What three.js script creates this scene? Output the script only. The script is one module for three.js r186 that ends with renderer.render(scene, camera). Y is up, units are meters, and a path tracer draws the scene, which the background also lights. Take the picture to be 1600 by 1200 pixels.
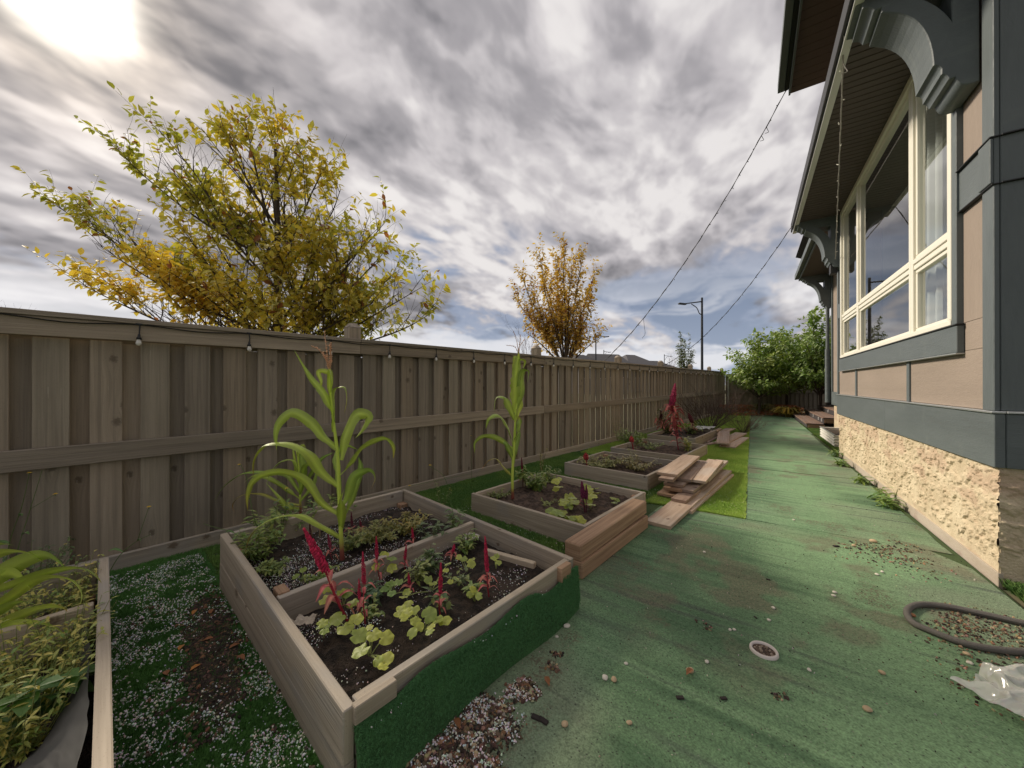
import * as THREE from 'three';
import { mergeGeometries, mergeVertices } from 'three/addons/utils/BufferGeometryUtils.js';

// ------------------------------------------------------------------ camera, renderer
const scene = new THREE.Scene();
const FPX = 565, EYE = 1.35;
const camera = new THREE.PerspectiveCamera(2 * Math.atan(600 / FPX) * 180 / Math.PI, 4 / 3, 0.05, 2000);
camera.position.set(0, EYE, 0);
camera.lookAt(0, EYE + 0.0018, -1);
const renderer = new THREE.WebGLRenderer({ antialias: true });
renderer.toneMapping = THREE.LinearToneMapping;
renderer.toneMappingExposure = 4.8;
renderer.shadowMap.enabled = true;
const V = (x, y, z) => new THREE.Vector3(x, y, z);
const SUN = V(-1.25, 1.11, -1).normalize();

// ------------------------------------------------------------------ noise
function rng(seed) { let a = seed >>> 0; return () => { a = (a + 0x6D2B79F5) | 0; let t = Math.imul(a ^ (a >>> 15), 1 | a); t = (t + Math.imul(t ^ (t >>> 7), 61 | t)) ^ t; return ((t ^ (t >>> 14)) >>> 0) / 4294967296; }; }
const h2 = (x, y, s) => { let n = Math.imul(x | 0, 374761393) + Math.imul(y | 0, 668265263) + Math.imul(s | 0, 1274126177); n = Math.imul(n ^ (n >>> 13), 1274126177); return ((n ^ (n >>> 16)) >>> 0) / 4294967296; };
const fade = t => t * t * t * (t * (t * 6 - 15) + 10);
function vn(x, y, s = 0, px = 0, py = 0) {
  let x0 = Math.floor(x), y0 = Math.floor(y); const u = fade(x - x0), v = fade(y - y0);
  let x1 = x0 + 1, y1 = y0 + 1;
  if (px) { x0 = ((x0 % px) + px) % px; x1 = ((x1 % px) + px) % px; }
  if (py) { y0 = ((y0 % py) + py) % py; y1 = ((y1 % py) + py) % py; }
  const a = h2(x0, y0, s), b = h2(x1, y0, s), c = h2(x0, y1, s), d = h2(x1, y1, s);
  return a + (b - a) * u + (c - a) * v + (a - b - c + d) * u * v;
}
function fbm(x, y, oct = 5, s = 0, px = 0, py = 0) { let a = 0, w = 0.5, t = 0; for (let i = 0; i < oct; i++) { a += w * vn(x, y, s + i * 17, px, py); t += w; w *= 0.5; x *= 2; y *= 2; px *= 2; py *= 2; } return a / t; }
const clamp = (x, a = 0, b = 1) => x < a ? a : x > b ? b : x;
const sst = (a, b, x) => { const t = clamp((x - a) / (b - a)); return t * t * (3 - 2 * t); };
const lerp = (a, b, t) => a + (b - a) * t;
const mix3 = (a, b, t) => [lerp(a[0], b[0], t), lerp(a[1], b[1], t), lerp(a[2], b[2], t)];

// ------------------------------------------------------------------ sky: a computed cloud deck, brightest round the veiled sun
function skyColor(dx, dy, dz) {
  const D = -dz, el = Math.max(dy, 0), k = 1 / (el + 0.17);
  const X = dx * k, Y = D * k;
  // the deck drifts along one direction: lumps a little longer that way
  let s = X * 0.55 + Y * 0.835, w = X * 0.835 - Y * 0.55;
  const wx = fbm(w * 1.5 + 3, s * 1.2 + 9, 5, 5) - 0.5, wy = fbm(w * 1.5 + 31, s * 1.2 - 7, 5, 8) - 0.5;
  const W1 = w + wx * 0.26, S1 = s + wy * 0.26;
  const big = fbm(W1 * 1.15 + 11.3, S1 * 0.7 + 4.1, 6, 21);
  const mid = 1 - Math.abs(2 * fbm(W1 * 2.6 + 1.7, S1 * 1.7 + 8.8, 5, 33) - 1) ;
  const fine = fbm(W1 * 9 + 3.3, S1 * 5.5, 5, 44), cur = fbm(W1 * 26, S1 * 15, 4, 55);
  const c = (big - 0.5) * 1.0 + (mid - 0.78) * 0.14 + (fine - 0.5) * 0.42 + (cur - 0.5) * 0.16;
  const dark = [0.046, 0.045, 0.049], grey = [0.090, 0.086, 0.091], lite = [0.138, 0.131, 0.135], white = [0.198, 0.190, 0.188];
  let col = mix3(dark, grey, sst(-0.19, 0.02, c));
  col = mix3(col, lite, sst(0.0, 0.15, c)); col = mix3(col, white, sst(0.12, 0.29, c));
  // gaps of blue, low on the left and centre of the deck
  const hole = sst(0.46, 0.58, fbm(W1 * 0.8 + 20.4, S1 * 0.65 + 2.2, 5, 71) + (fine - 0.5) * 0.25);
  const low = 1 - sst(0.22, 0.44, el), gap = sst(0.40, 0.52, fbm(W1 * 1.1 + 7, S1 * 0.9, 4, 99)) * Math.exp(-Math.pow((dx / Math.max(D, 0.05) + 0.16) / 0.20, 2) - Math.pow((dy / Math.max(D, 0.05) - 0.36) / 0.085, 2));
  col = mix3(col, [0.050, 0.074, 0.118], gap * (D > 0 ? 0.9 : 0) * sst(0.2, 0.04, c));
  col = mix3(col, mix3([0.062, 0.090, 0.142], [0.12, 0.15, 0.20], sst(0.25, 0.02, el)), hole * low * 0.5 * sst(0.16, 0.0, c));
  // thin bright bands towards the horizon
  const band = fbm(X * 0.22 + 4 + wy, dy * 26 + wx * 2.4 + X * 0.55, 5, 90);
  col = mix3(col, [0.20, 0.20, 0.207], sst(0.47, 0.62, band) * sst(0.34, 0.08, el) * 0.85);
  // an overcast deck is brightest overhead
  const ov = lerp(0.85, 2.0, sst(0.72, 1, el)); col = col.map(q => q * ov);
  const sd = dx * SUN.x + dy * SUN.y + dz * SUN.z, ang = Math.acos(clamp(sd, -1, 1)) * 57.2958;
  const th = sst(-0.2, 0.2, c) * 0.95 + 0.12;
  const g1 = Math.exp(-Math.pow(ang / 2.7, 2)) * 1.6, g2 = Math.exp(-ang / 4.0) * 0.42 * th, g3 = Math.exp(-ang / 18) * 0.06 * th;
  return [col[0] + g1 + g2 * 1.0 + g3, col[1] + g1 * 0.93 + g2 * 0.77 + g3 * 0.90, col[2] + g1 * 0.8 + g2 * 0.48 + g3 * 0.78];
}
{
  const W = 2048, Hh = 1024, data = new Float32Array(W * Hh * 4);
  for (let j = 0; j < Hh; j++) {
    const th = ((j + 0.5) / Hh - 0.5) * Math.PI, cy = Math.cos(th), sy = Math.sin(th);
    for (let i = 0; i < W; i++) {
      const o = (j * W + i) * 4;
      if (sy < -0.05) { data[o] = 0.07; data[o + 1] = 0.075; data[o + 2] = 0.06; data[o + 3] = 1; continue; }
      const ph = ((i + 0.5) / W - 0.5) * 2 * Math.PI;
      const c = skyColor(Math.cos(ph) * cy, sy, Math.sin(ph) * cy);
      data[o] = c[0]; data[o + 1] = c[1]; data[o + 2] = c[2]; data[o + 3] = 1;
    }
  }
  const sky = new THREE.DataTexture(data, W, Hh, THREE.RGBAFormat, THREE.FloatType);
  sky.mapping = THREE.EquirectangularReflectionMapping; sky.magFilter = THREE.LinearFilter; sky.minFilter = THREE.LinearFilter; sky.needsUpdate = true;
  scene.background = sky; scene.environment = sky;
}
const sun = new THREE.DirectionalLight(new THREE.Color().setRGB(1, 0.89, 0.74), 1.0);
sun.position.copy(SUN).multiplyScalar(60); sun.castShadow = true; sun.shadow.radius = 18;
sun.shadow.mapSize.set(4096, 4096);
Object.assign(sun.shadow.camera, { left: -26, right: 26, top: 26, bottom: -26, near: 1, far: 160 });
scene.add(sun); scene.add(sun.target);

// ------------------------------------------------------------------ object helpers
const used = {};
function numbered(n) { if (!(n in used)) { used[n] = 0; return n; } used[n]++; return n + '_' + String(used[n]).padStart(3, '0'); }
function tag(o, label, category, group) { o.userData.label = label; o.userData.category = category; if (group) o.userData.group = group; return o; }
function thing(name, label, category, pos = V(0, 0, 0), turn = 0, group) { const o = new THREE.Group(); o.name = numbered(name); o.position.copy(pos); o.rotation.y = turn; scene.add(o); return tag(o, label, category, group); }
function mesh(name, geo, mat, parent, label) { const m = new THREE.Mesh(geo, mat); m.name = name; m.castShadow = m.receiveShadow = true; if (label) m.userData.label = label; parent.add(m); return m; }
function single(name, geo, mat, label, category, pos, turn, group) { const m = new THREE.Mesh(geo, mat); m.name = numbered(name); m.castShadow = m.receiveShadow = true; if (pos) m.position.copy(pos); if (turn) m.rotation.y = turn; scene.add(m); return tag(m, label, category, group); }
function struct(name, geo, mat, pos, turn) { const m = new THREE.Mesh(geo, mat); m.name = numbered(name); m.receiveShadow = m.castShadow = true; if (pos) m.position.copy(pos); if (turn) m.rotation.y = turn; m.userData.kind = 'structure'; scene.add(m); return m; }
function copyOf(o, label, group) { const c = o.clone(); c.name = numbered(o.name.replace(/_\d{3}$/, '')); c.userData = { ...o.userData }; if (label) c.userData.label = label; if (group) c.userData.group = group; scene.add(c); return c; }
const M4 = (pos, rot = [0, 0, 0], sc = [1, 1, 1]) => new THREE.Matrix4().compose(pos, new THREE.Quaternion().setFromEuler(new THREE.Euler(rot[0], rot[1], rot[2], 'YXZ')), V(...sc));

// place frames: along the fence (t) and away from it (n); along the house wall (t) and out of it (n)
const TF = Math.acos(0.663), TH = Math.acos(0.5532);
const F0 = V(-2.494, 0, -3.063), H0 = V(3.268, 0, -2.429);
const FP = (t, n, y = 0) => V(F0.x + 0.663 * t + 0.7486 * n, y, F0.z - 0.7486 * t + 0.663 * n);
const HP = (t, n, y = 0) => V(H0.x + 0.5532 * t - 0.8330 * n, y, H0.z - 0.8330 * t - 0.5532 * n);
const G = (px, py, y = 0) => { const d = (y - EYE) * FPX / (601 - py); return V((px - 800) / FPX * d, y, -d); };
const P = (px, py, d) => V((px - 800) / FPX * d, EYE + (601 - py) / FPX * d, -d);

// ------------------------------------------------------------------ geometry helpers
// box with chamfered edges, uv in metres: v runs along the longest side
function cbox(w, h, d, c = 0.003, seed = 0) {
  const W = w / 2, Hh = h / 2, D = d / 2, p = [], nn = [], uv = []; c = Math.min(c, W * 0.45, Hh * 0.45, D * 0.45);
  const ax = w >= h && w >= d ? 0 : (h >= d ? 1 : 2); const ou = h2(seed, 1, 3), ov = h2(seed, 2, 5);
  const corner = (sx, sy, sz, f) => [sx * (f === 0 ? W : W - c), sy * (f === 1 ? Hh : Hh - c), sz * (f === 2 ? D : D - c)];
  const poly = q => {
    const a = V(...q[0]), n = V(...q[1]).sub(a).cross(V(...q[2]).sub(a)).normalize(); const m = q.reduce((s, k) => s.add(V(...k)), V(0, 0, 0));
    if (n.dot(m) < 0) { q.reverse(); n.negate(); }
    const an = [Math.abs(n.x), Math.abs(n.y), Math.abs(n.z)], dn = an.indexOf(Math.max(...an));
    let va = ax, ua = [0, 1, 2].find(k => k !== ax && k !== dn); if (dn === ax) { const r = [0, 1, 2].filter(k => k !== ax); ua = r[0]; va = r[1]; }
    const T = i => { p.push(...q[i]); nn.push(n.x, n.y, n.z); uv.push((q[i][ua] + 0.5) / 0.6 + ou, (q[i][va] + 3) / 2.4 + ov); };
    for (let i = 1; i + 1 < q.length; i++) { T(0); T(i); T(i + 1); }
  };
  for (const s of [-1, 1]) {
    poly([[s, -1, -1], [s, 1, -1], [s, 1, 1], [s, -1, 1]].map(k => corner(...k, 0)));
    poly([[-1, s, -1], [1, s, -1], [1, s, 1], [-1, s, 1]].map(k => corner(...k, 1)));
    poly([[-1, -1, s], [1, -1, s], [1, 1, s], [-1, 1, s]].map(k => corner(...k, 2)));
  }
  for (const a of [-1, 1]) for (const b of [-1, 1]) {
    poly([corner(-1, a, b, 1), corner(1, a, b, 1), corner(1, a, b, 2), corner(-1, a, b, 2)]);
    poly([corner(a, -1, b, 0), corner(a, 1, b, 0), corner(a, 1, b, 2), corner(a, -1, b, 2)]);
    poly([corner(a, b, -1, 0), corner(a, b, 1, 0), corner(a, b, 1, 1), corner(a, b, -1, 1)]);
    for (const e of [-1, 1]) poly([corner(a, b, e, 0), corner(a, b, e, 1), corner(a, b, e, 2)]);
  }
  return geoOf(p, nn, uv);
}
function geoOf(p, nn, uv, idx, col) {
  const g = new THREE.BufferGeometry(); g.setAttribute('position', new THREE.Float32BufferAttribute(p, 3));
  if (uv) g.setAttribute('uv', new THREE.Float32BufferAttribute(uv, 2));
  if (col) g.setAttribute('color', new THREE.Float32BufferAttribute(col, 3));
  if (idx) g.setIndex(idx);
  if (nn) g.setAttribute('normal', new THREE.Float32BufferAttribute(nn, 3)); else g.computeVertexNormals();
  return g;
}
// tapered tube through points
function tube(pts, r0, r1, seg = 6, rgb, rf) {
  const p = [], uv = [], idx = [], col = []; const N = pts.length; let ref = V(0.31, 0.2, 0.93), L = 0;
  for (let i = 0; i < N; i++) {
    const t = pts[Math.min(i + 1, N - 1)].clone().sub(pts[Math.max(i - 1, 0)]).normalize();
    const a = ref.clone().addScaledVector(t, -ref.dot(t)); if (a.lengthSq() < 1e-4) a.set(1, 0, 0).addScaledVector(t, -t.x); a.normalize(); ref = a.clone();
    const b = t.clone().cross(a); if (i) L += pts[i].distanceTo(pts[i - 1]);
    const r = rf ? rf(i / (N - 1)) : lerp(r0, r1, i / (N - 1));
    for (let j = 0; j <= seg; j++) { const an = j / seg * Math.PI * 2, c = Math.cos(an) * r, s = Math.sin(an) * r; p.push(pts[i].x + a.x * c + b.x * s, pts[i].y + a.y * c + b.y * s, pts[i].z + a.z * c + b.z * s); uv.push(j / seg, L * 4); if (rgb) col.push(...rgb); }
  }
  for (let i = 0; i + 1 < N; i++) for (let j = 0; j < seg; j++) { const a = i * (seg + 1) + j, b = a + seg + 1; idx.push(a, a + 1, b, a + 1, b + 1, b); }
  const c0 = p.length / 3; p.push(pts[0].x, pts[0].y, pts[0].z, pts[N - 1].x, pts[N - 1].y, pts[N - 1].z); uv.push(0, 0, 0, 0); if (rgb) col.push(...rgb, ...rgb);
  for (let j = 0; j < seg; j++) { idx.push(c0, j + 1, j); const q = (N - 1) * (seg + 1) + j; idx.push(c0 + 1, q, q + 1); }
  return geoOf(p, null, uv, idx, rgb ? col : null);
}
const crv = (pts, n = 12) => new THREE.CatmullRomCurve3(pts, false, 'centripetal').getPoints(n);
// strap leaf through points; B is the normal of the plane it arches in, tw how far it is turned to face along B
function strap(ctrl, W, { tw = 0.9, dtw = 0.5, B = V(0, 0, 1), fold = 0.22, c0 = [0.10, 0.19, 0.035], c1 = c0, c2 = c1, n = 16, base = 0.45, wave = 0.05, seed = 1 } = {}) {
  const pts = crv(ctrl, n), p = [], uv = [], idx = [], col = [];
  for (let i = 0; i <= n; i++) {
    const s = i / n, T = pts[Math.min(i + 1, n)].clone().sub(pts[Math.max(i - 1, 0)]).normalize();
    const Nn = B.clone().cross(T).normalize(), BB = T.clone().cross(Nn).normalize();
    const an = tw + dtw * Math.sin(s * 2.6 + seed * 1.7), side = BB.clone().multiplyScalar(Math.cos(an)).addScaledVector(Nn, Math.sin(an)), nor = side.clone().cross(T);
    const w = W * 0.5 * lerp(base, 1, sst(0, 0.3, s)) * Math.pow(Math.max(1 - Math.pow(s, 2.4), 0.0004), 0.9);
    const nick = h2(i, seed * 13, 4) > 0.86 ? 0.78 : 1, wv = wave * W * Math.sin(s * 21 + seed) * (1 - s), rgb = s < 0.7 ? mix3(c0, c1, s / 0.7) : mix3(c1, c2, (s - 0.7) / 0.3);
    for (const [k, m0] of [[-1, 0.86], [-0.5, 1], [0, 1.45], [0.5, 1], [1, 0.86]]) {
      const m = m0 * (0.88 + 0.26 * vn(s * 9 + seed * 3, k * 1.7 + 5, seed | 0)), q = pts[i].clone().addScaledVector(side, k * w * (k === 1 ? nick : 1)).addScaledVector(nor, (Math.abs(k) - 0.5) * fold * w + (Math.abs(k) === 1 ? wv * k : 0));
      p.push(q.x, q.y, q.z); uv.push(k, s); col.push(rgb[0] * m, rgb[1] * m, rgb[2] * m);
    }
    if (i < n) for (let k = 0; k < 4; k++) { const a = i * 5 + k, b = a + 5; idx.push(a, a + 1, b, a + 1, b + 1, b); }
  }
  return geoOf(p, null, uv, idx, col);
}
// small folded leaf lying along +x from the origin, facing +y
function leafGeo(L, W, rgb, bend = 0.15, fold = 0.2) {
  const xs = [0, 0.28, 0.6, 1], ws = [0, 0.8, 0.85, 0], p = [], uv = [], col = [];
  const at = (i, k) => [xs[i] * L, -bend * L * xs[i] * xs[i] + Math.abs(k) * fold * ws[i] * W * 0.5, k * ws[i] * W * 0.5];
  const tri = (...q) => { for (const [i, k] of q) { p.push(...at(i, k)); uv.push(xs[i], k); if (rgb) col.push(...rgb); } };
  for (const k of [-1, 1]) { const o = k > 0 ? q => q : q => [q[0], q[2], q[1]]; tri(...o([[0, 0], [1, k], [1, 0]])); tri(...o([[1, 0], [1, k], [2, k]])); tri(...o([[1, 0], [2, k], [2, 0]])); tri(...o([[2, 0], [2, k], [3, 0]])); }
  return geoOf(p, null, uv, null, rgb ? col : null);
}
// lobed, dished leaf (squash kind) facing +y, centred where the stalk joins
function lobedGeo(R, rgb, seed, cup = 0.25) {
  const r = rng(seed), N = 22, p = [0, -cup * R * 0.4, 0], uv = [0, 0], col = [...rgb.map(k => k * 0.8)], idx = [];
  const ph = r() * 6.28;
  for (let ring = 1; ring <= 2; ring++) for (let i = 0; i < N; i++) {
    const a = i / N * Math.PI * 2, lob = 1 + 0.055 * Math.cos(5 * a) + 0.10 * (r() - 0.5) - 0.4 * Math.exp(-Math.pow((a - Math.PI) / 0.28, 2));
    const q = ring === 1 ? 0.55 : 1, rr = R * lob * q, y = (ring === 2 ? 0.10 * R * Math.sin(a * 5 + ph) - 0.12 * R * cup * 4 * (0.6 + 0.4 * Math.sin(a + ph)) : 0.02 * R * Math.sin(a * 5));
    p.push(Math.cos(a) * rr, y, Math.sin(a) * rr); uv.push(Math.cos(a) * q, Math.sin(a) * q); const m = (ring === 2 ? 1.08 : 0.92) * (0.93 + 0.14 * r()); col.push(rgb[0] * m, rgb[1] * m, rgb[2] * m);
  }
  for (let i = 0; i < N; i++) { const j = (i + 1) % N; idx.push(0, 1 + j, 1 + i, 1 + i, 1 + j, 1 + N + i, 1 + j, 1 + N + j, 1 + N + i); }
  return geoOf(p, null, uv, idx, col);
}
// sheet over a polygon-free rectangle in local x,z with a height function; uv in metres (about)
function sheet(x0, x1, z0, z1, nx, nz, yf, uvs = 1) {
  const p = [], uv = [], idx = [];
  for (let j = 0; j <= nz; j++) for (let i = 0; i <= nx; i++) { const x = lerp(x0, x1, i / nx), z = lerp(z0, z1, j / nz); const q = yf(x, z); if (Array.isArray(q)) p.push(...q); else p.push(x, q, z); uv.push(x * uvs, z * uvs); }
  for (let j = 0; j < nz; j++) for (let i = 0; i < nx; i++) { const a = j * (nx + 1) + i, b = a + nx + 1; idx.push(a, b, a + 1, a + 1, b, b + 1); }
  return geoOf(p, null, uv, idx);
}
// thick flat slab over a polygon given in local (x,z)
function slab(poly, y0, y1, uvs = 1) {
  const sh = new THREE.Shape(poly.map(([x, z]) => new THREE.Vector2(x, -z)));
  const g = new THREE.ExtrudeGeometry(sh, { depth: y1 - y0, bevelEnabled: false }); g.rotateX(-Math.PI / 2); g.translate(0, y0, 0);
  const p = g.attributes.position, uv = g.attributes.uv; for (let i = 0; i < p.count; i++) uv.setXY(i, p.getX(i) * uvs, p.getZ(i) * uvs); return g;
}
function instances(name, geo, mat, mats, cols, parent, kind = 'stuff') {
  const m = new THREE.InstancedMesh(geo, mat, mats.length); mats.forEach((q, i) => m.setMatrixAt(i, q)); if (cols) { const c = new THREE.Color(); cols.forEach((k, i) => m.setColorAt(i, c.setRGB(...k))); }
  m.castShadow = m.receiveShadow = true; m.name = parent ? name : numbered(name); if (kind) m.userData.kind = kind; (parent || scene).add(m); return m;
}
const merge = gs => { const ni = gs.map(g => g.index ? g.toNonIndexed() : g); return mergeGeometries(ni, false); };
function colorize(g, rgb) { const n = g.attributes.position.count, a = new Float32Array(n * 3); for (let i = 0; i < n; i++) a.set(rgb, i * 3); g.setAttribute('color', new THREE.BufferAttribute(a, 3)); return g; }

// ------------------------------------------------------------------ textures (colour, grain, wear only)
function tex(W, Hh, f, srgb = true, rep = [1, 1]) {
  const d = new Uint8Array(W * Hh * 4);
  for (let j = 0; j < Hh; j++) for (let i = 0; i < W; i++) {
    const c = f(i / W, j / Hh, i, j), o = (j * W + i) * 4;
    for (let k = 0; k < 3; k++) { let x = clamp(Array.isArray(c) ? c[k] : c); if (srgb) x = x <= 0.0031308 ? x * 12.92 : 1.055 * Math.pow(x, 1 / 2.4) - 0.055; d[o + k] = Math.round(x * 255); } d[o + 3] = 255;
  }
  const t = new THREE.DataTexture(d, W, Hh, THREE.RGBAFormat); t.colorSpace = srgb ? THREE.SRGBColorSpace : THREE.NoColorSpace; t.wrapS = t.wrapT = THREE.RepeatWrapping; t.magFilter = THREE.LinearFilter; t.minFilter = THREE.LinearMipmapLinearFilter; t.generateMipmaps = true; t.repeat.set(...rep); t.needsUpdate = true; return t;
}
// wood: one tile is 0.6 m across the grain and 2.4 m along it
function woodTex(seed, pale, deep, knotRGB, { contrast = 1, knots = 12, scratch = 0, silver } = {}) {
  const r = rng(seed), K = []; for (let i = 0; i < knots; i++) K.push([r(), r(), 0.010 + r() * 0.022]);
  const S = []; for (let i = 0; i < scratch; i++) S.push([r(), r(), 0.004 + r() * 0.012, (r() - 0.5) * 0.06]);
  const W = 384, Hh = 1536, g = new Float32Array(W * Hh), kk = new Float32Array(W * Hh);
  for (let j = 0; j < Hh; j++) for (let i = 0; i < W; i++) {
    const u = i / W, v = j / Hh; let du = 0, kn = 0;
    for (const [ku, kv, kr] of K) { let a = u - ku, b = v - kv; a -= Math.round(a); b -= Math.round(b); const x = a * 0.6, y = b * 2.4, d2 = x * x + y * y * 0.30; if (d2 > kr * kr * 30) continue; const e = Math.exp(-d2 / (kr * kr * 4)); du += e * Math.sign(a || 1) * kr * -1.1; const d = Math.sqrt(x * x + y * y * 0.6); if (d < kr * 1.3) kn = Math.max(kn, sst(kr * 1.2, kr * 0.35, d + kr * 0.5 * (vn(u * 90, v * 300, seed) - 0.5))); }
    const uu = u + du / 0.6;
    const ring = fbm(uu * 20, v * 3, 3, seed + 2, 20, 3), fineG = fbm(uu * 110, v * 10, 3, seed + 3, 110, 10), blot = fbm(u * 4, v * 7, 4, seed + 4, 4, 7);
    g[j * W + i] = ring * 0.45 + fineG * 0.33 + blot * 0.22; kk[j * W + i] = kn;
  }
  const map = tex(W, Hh, (u, v, i, j) => {
    const q = g[j * W + i], b = fbm(u * 3, v * 5, 4, seed + 9, 3, 5); let c = mix3(deep, pale, clamp(0.5 + (q - 0.5) * 2.6 * contrast));
    const run = sst(0.56, 0.74, fbm(u * 26, v * 1.0 + 0.2, 4, seed + 12, 26, 1) * 0.7 + b * 0.3); c = mix3(c, deep.map(k => k * 0.72), run * 0.55); const spk = vn(u * 190, v * 760, seed + 14, 190, 760); if (spk > 0.93) c = mix3(c, deep.map(k => k * 0.6), 0.5);
    if (silver) c = mix3(c, silver, sst(0.45, 0.68, b) * 0.6);
    c = mix3(c, knotRGB, kk[j * W + i] * 0.8);
    for (const [su, sv, sl, tl] of S) { let a = u - su, e = v - sv; a -= Math.round(a); e -= Math.round(e); if (Math.abs(e) < sl && Math.abs(a - tl * e) < 0.0016) c = mix3(c, [0.5, 0.46, 0.38], 0.7); }
    return c;
  });
  const bump = tex(W, Hh, (u, v, i, j) => clamp(0.5 + (g[j * W + i] - 0.5) * 2 - kk[j * W + i] * 0.15), false);
  return { map, bump };
}
const std = (o) => new THREE.MeshStandardMaterial(o);
const lin = (r, g, b) => new THREE.Color().setRGB(r, g, b);
const woodMat = (w, tint = [1, 1, 1], rough = 0.8, bs = 0.0022) => std({ map: w.map, bumpMap: w.bump, bumpScale: bs, color: lin(...tint), roughness: rough });
const wFence = woodTex(11, [0.390, 0.335, 0.265], [0.250, 0.212, 0.165], [0.12, 0.094, 0.07], { contrast: 0.75, knots: 5, scratch: 8 });
const wGrey = woodTex(23, [0.54, 0.46, 0.36], [0.35, 0.29, 0.22], [0.14, 0.09, 0.055], { contrast: 0.7, knots: 9, silver: [0.37, 0.345, 0.315] });
const wCedar = woodTex(37, [0.48, 0.315, 0.195], [0.28, 0.165, 0.095], [0.10, 0.045, 0.02], { contrast: 0.9, knots: 8 });
const wPlank = woodTex(51, [0.55, 0.41, 0.315], [0.33, 0.225, 0.165], [0.15, 0.08, 0.05], { contrast: 0.9, knots: 6, silver: [0.44, 0.37, 0.32] });
const MF = [[0.88, 0.86, 0.83], [0.72, 0.71, 0.69], [1.02, 0.98, 0.92], [0.82, 0.77, 0.70], [0.90, 0.90, 0.86]].map(t => woodMat(wFence, t));
const MG = [[0.88, 0.87, 0.84], [0.76, 0.75, 0.73], [1.0, 0.97, 0.92]].map(t => woodMat(wGrey, t));
const MC = [[1, 1, 1], [0.86, 0.82, 0.8]].map(t => woodMat(wCedar, t));
const MP = [[0.98, 0.98, 0.92], [0.8, 0.77, 0.74], [1.08, 1.1, 1.06], [0.62, 0.57, 0.53]].map(t => woodMat(wPlank, t));
const noiseBump = tex(512, 512, (u, v) => fbm(u * 48, v * 48, 4, 3, 48, 48), false);
const soilTex = tex(512, 512, (u, v) => { const a = fbm(u * 14, v * 14, 5, 6, 14, 14), b = vn(u * 120, v * 120, 9, 120, 120); return mix3(mix3([0.022, 0.015, 0.011], [0.060, 0.040, 0.028], sst(0.35, 0.68, a)), [0.12, 0.085, 0.055], sst(0.86, 0.97, b) * 0.7); });
const soilDryTex = tex(512, 512, (u, v) => { const a = fbm(u * 14, v * 14, 5, 61, 14, 14), b = vn(u * 120, v * 120, 91, 120, 120); return mix3(mix3([0.055, 0.034, 0.024], [0.13, 0.085, 0.058], sst(0.35, 0.68, a)), [0.2, 0.15, 0.10], sst(0.86, 0.97, b) * 0.7); });
const mSoil = std({ map: soilTex, bumpMap: noiseBump, bumpScale: 0.012, roughness: 0.95 });
const mSoilDry = std({ map: soilDryTex, bumpMap: noiseBump, bumpScale: 0.012, roughness: 0.95 });
for (const t of [noiseBump]) t.repeat.set(2, 2);
const leafMat = new THREE.MeshPhysicalMaterial({ vertexColors: true, roughness: 0.55, transmission: 0.42, thickness: 0, side: THREE.DoubleSide });
const leafMatI = new THREE.MeshPhysicalMaterial({ roughness: 0.7, transmission: 0.55, thickness: 0, side: THREE.DoubleSide });
const lineTex = tex(256, 16, (u, v) => { const a = 0.86 + 0.16 * vn(u * 46, 0.5, 5, 46) + 0.10 * vn(u * 120, v * 3, 6, 120, 3); return [a, a, a * 0.96]; }, true, [0.5, 1]);
const strapMat = new THREE.MeshPhysicalMaterial({ vertexColors: true, map: lineTex, bumpMap: lineTex, bumpScale: 0.0006, roughness: 0.5, transmission: 0.42, thickness: 0, side: THREE.DoubleSide });
const petalMat = new THREE.MeshPhysicalMaterial({ vertexColors: true, roughness: 0.8, transmission: 0.2, thickness: 0, side: THREE.DoubleSide });
const plainV = std({ vertexColors: true, roughness: 0.85, side: THREE.DoubleSide });
const mBlack = std({ color: lin(0.012, 0.012, 0.013), roughness: 0.55 });
const mWire = std({ color: lin(0.02, 0.022, 0.02), roughness: 0.6 });

// ================================================================== THE SETTING
const earthTex = tex(512, 512, (u, v) => { const a = fbm(u * 9, v * 9, 5, 16, 9, 9), b = fbm(u * 60, v * 60, 3, 19, 60, 60); return mix3(mix3([0.06, 0.075, 0.03], [0.13, 0.115, 0.06], sst(0.35, 0.65, a)), [0.18, 0.15, 0.09], sst(0.6, 0.8, b) * 0.6); }, true, [0.25, 0.25]);
struct('ground', (() => { const g = new THREE.CircleGeometry(900, 64); g.rotateX(-Math.PI / 2); const p = g.attributes.position, uv = g.attributes.uv; for (let i = 0; i < p.count; i++) uv.setXY(i, p.getX(i), p.getZ(i)); return g; })(), std({ map: earthTex, roughness: 1 }), V(0, -0.02, 0));

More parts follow.
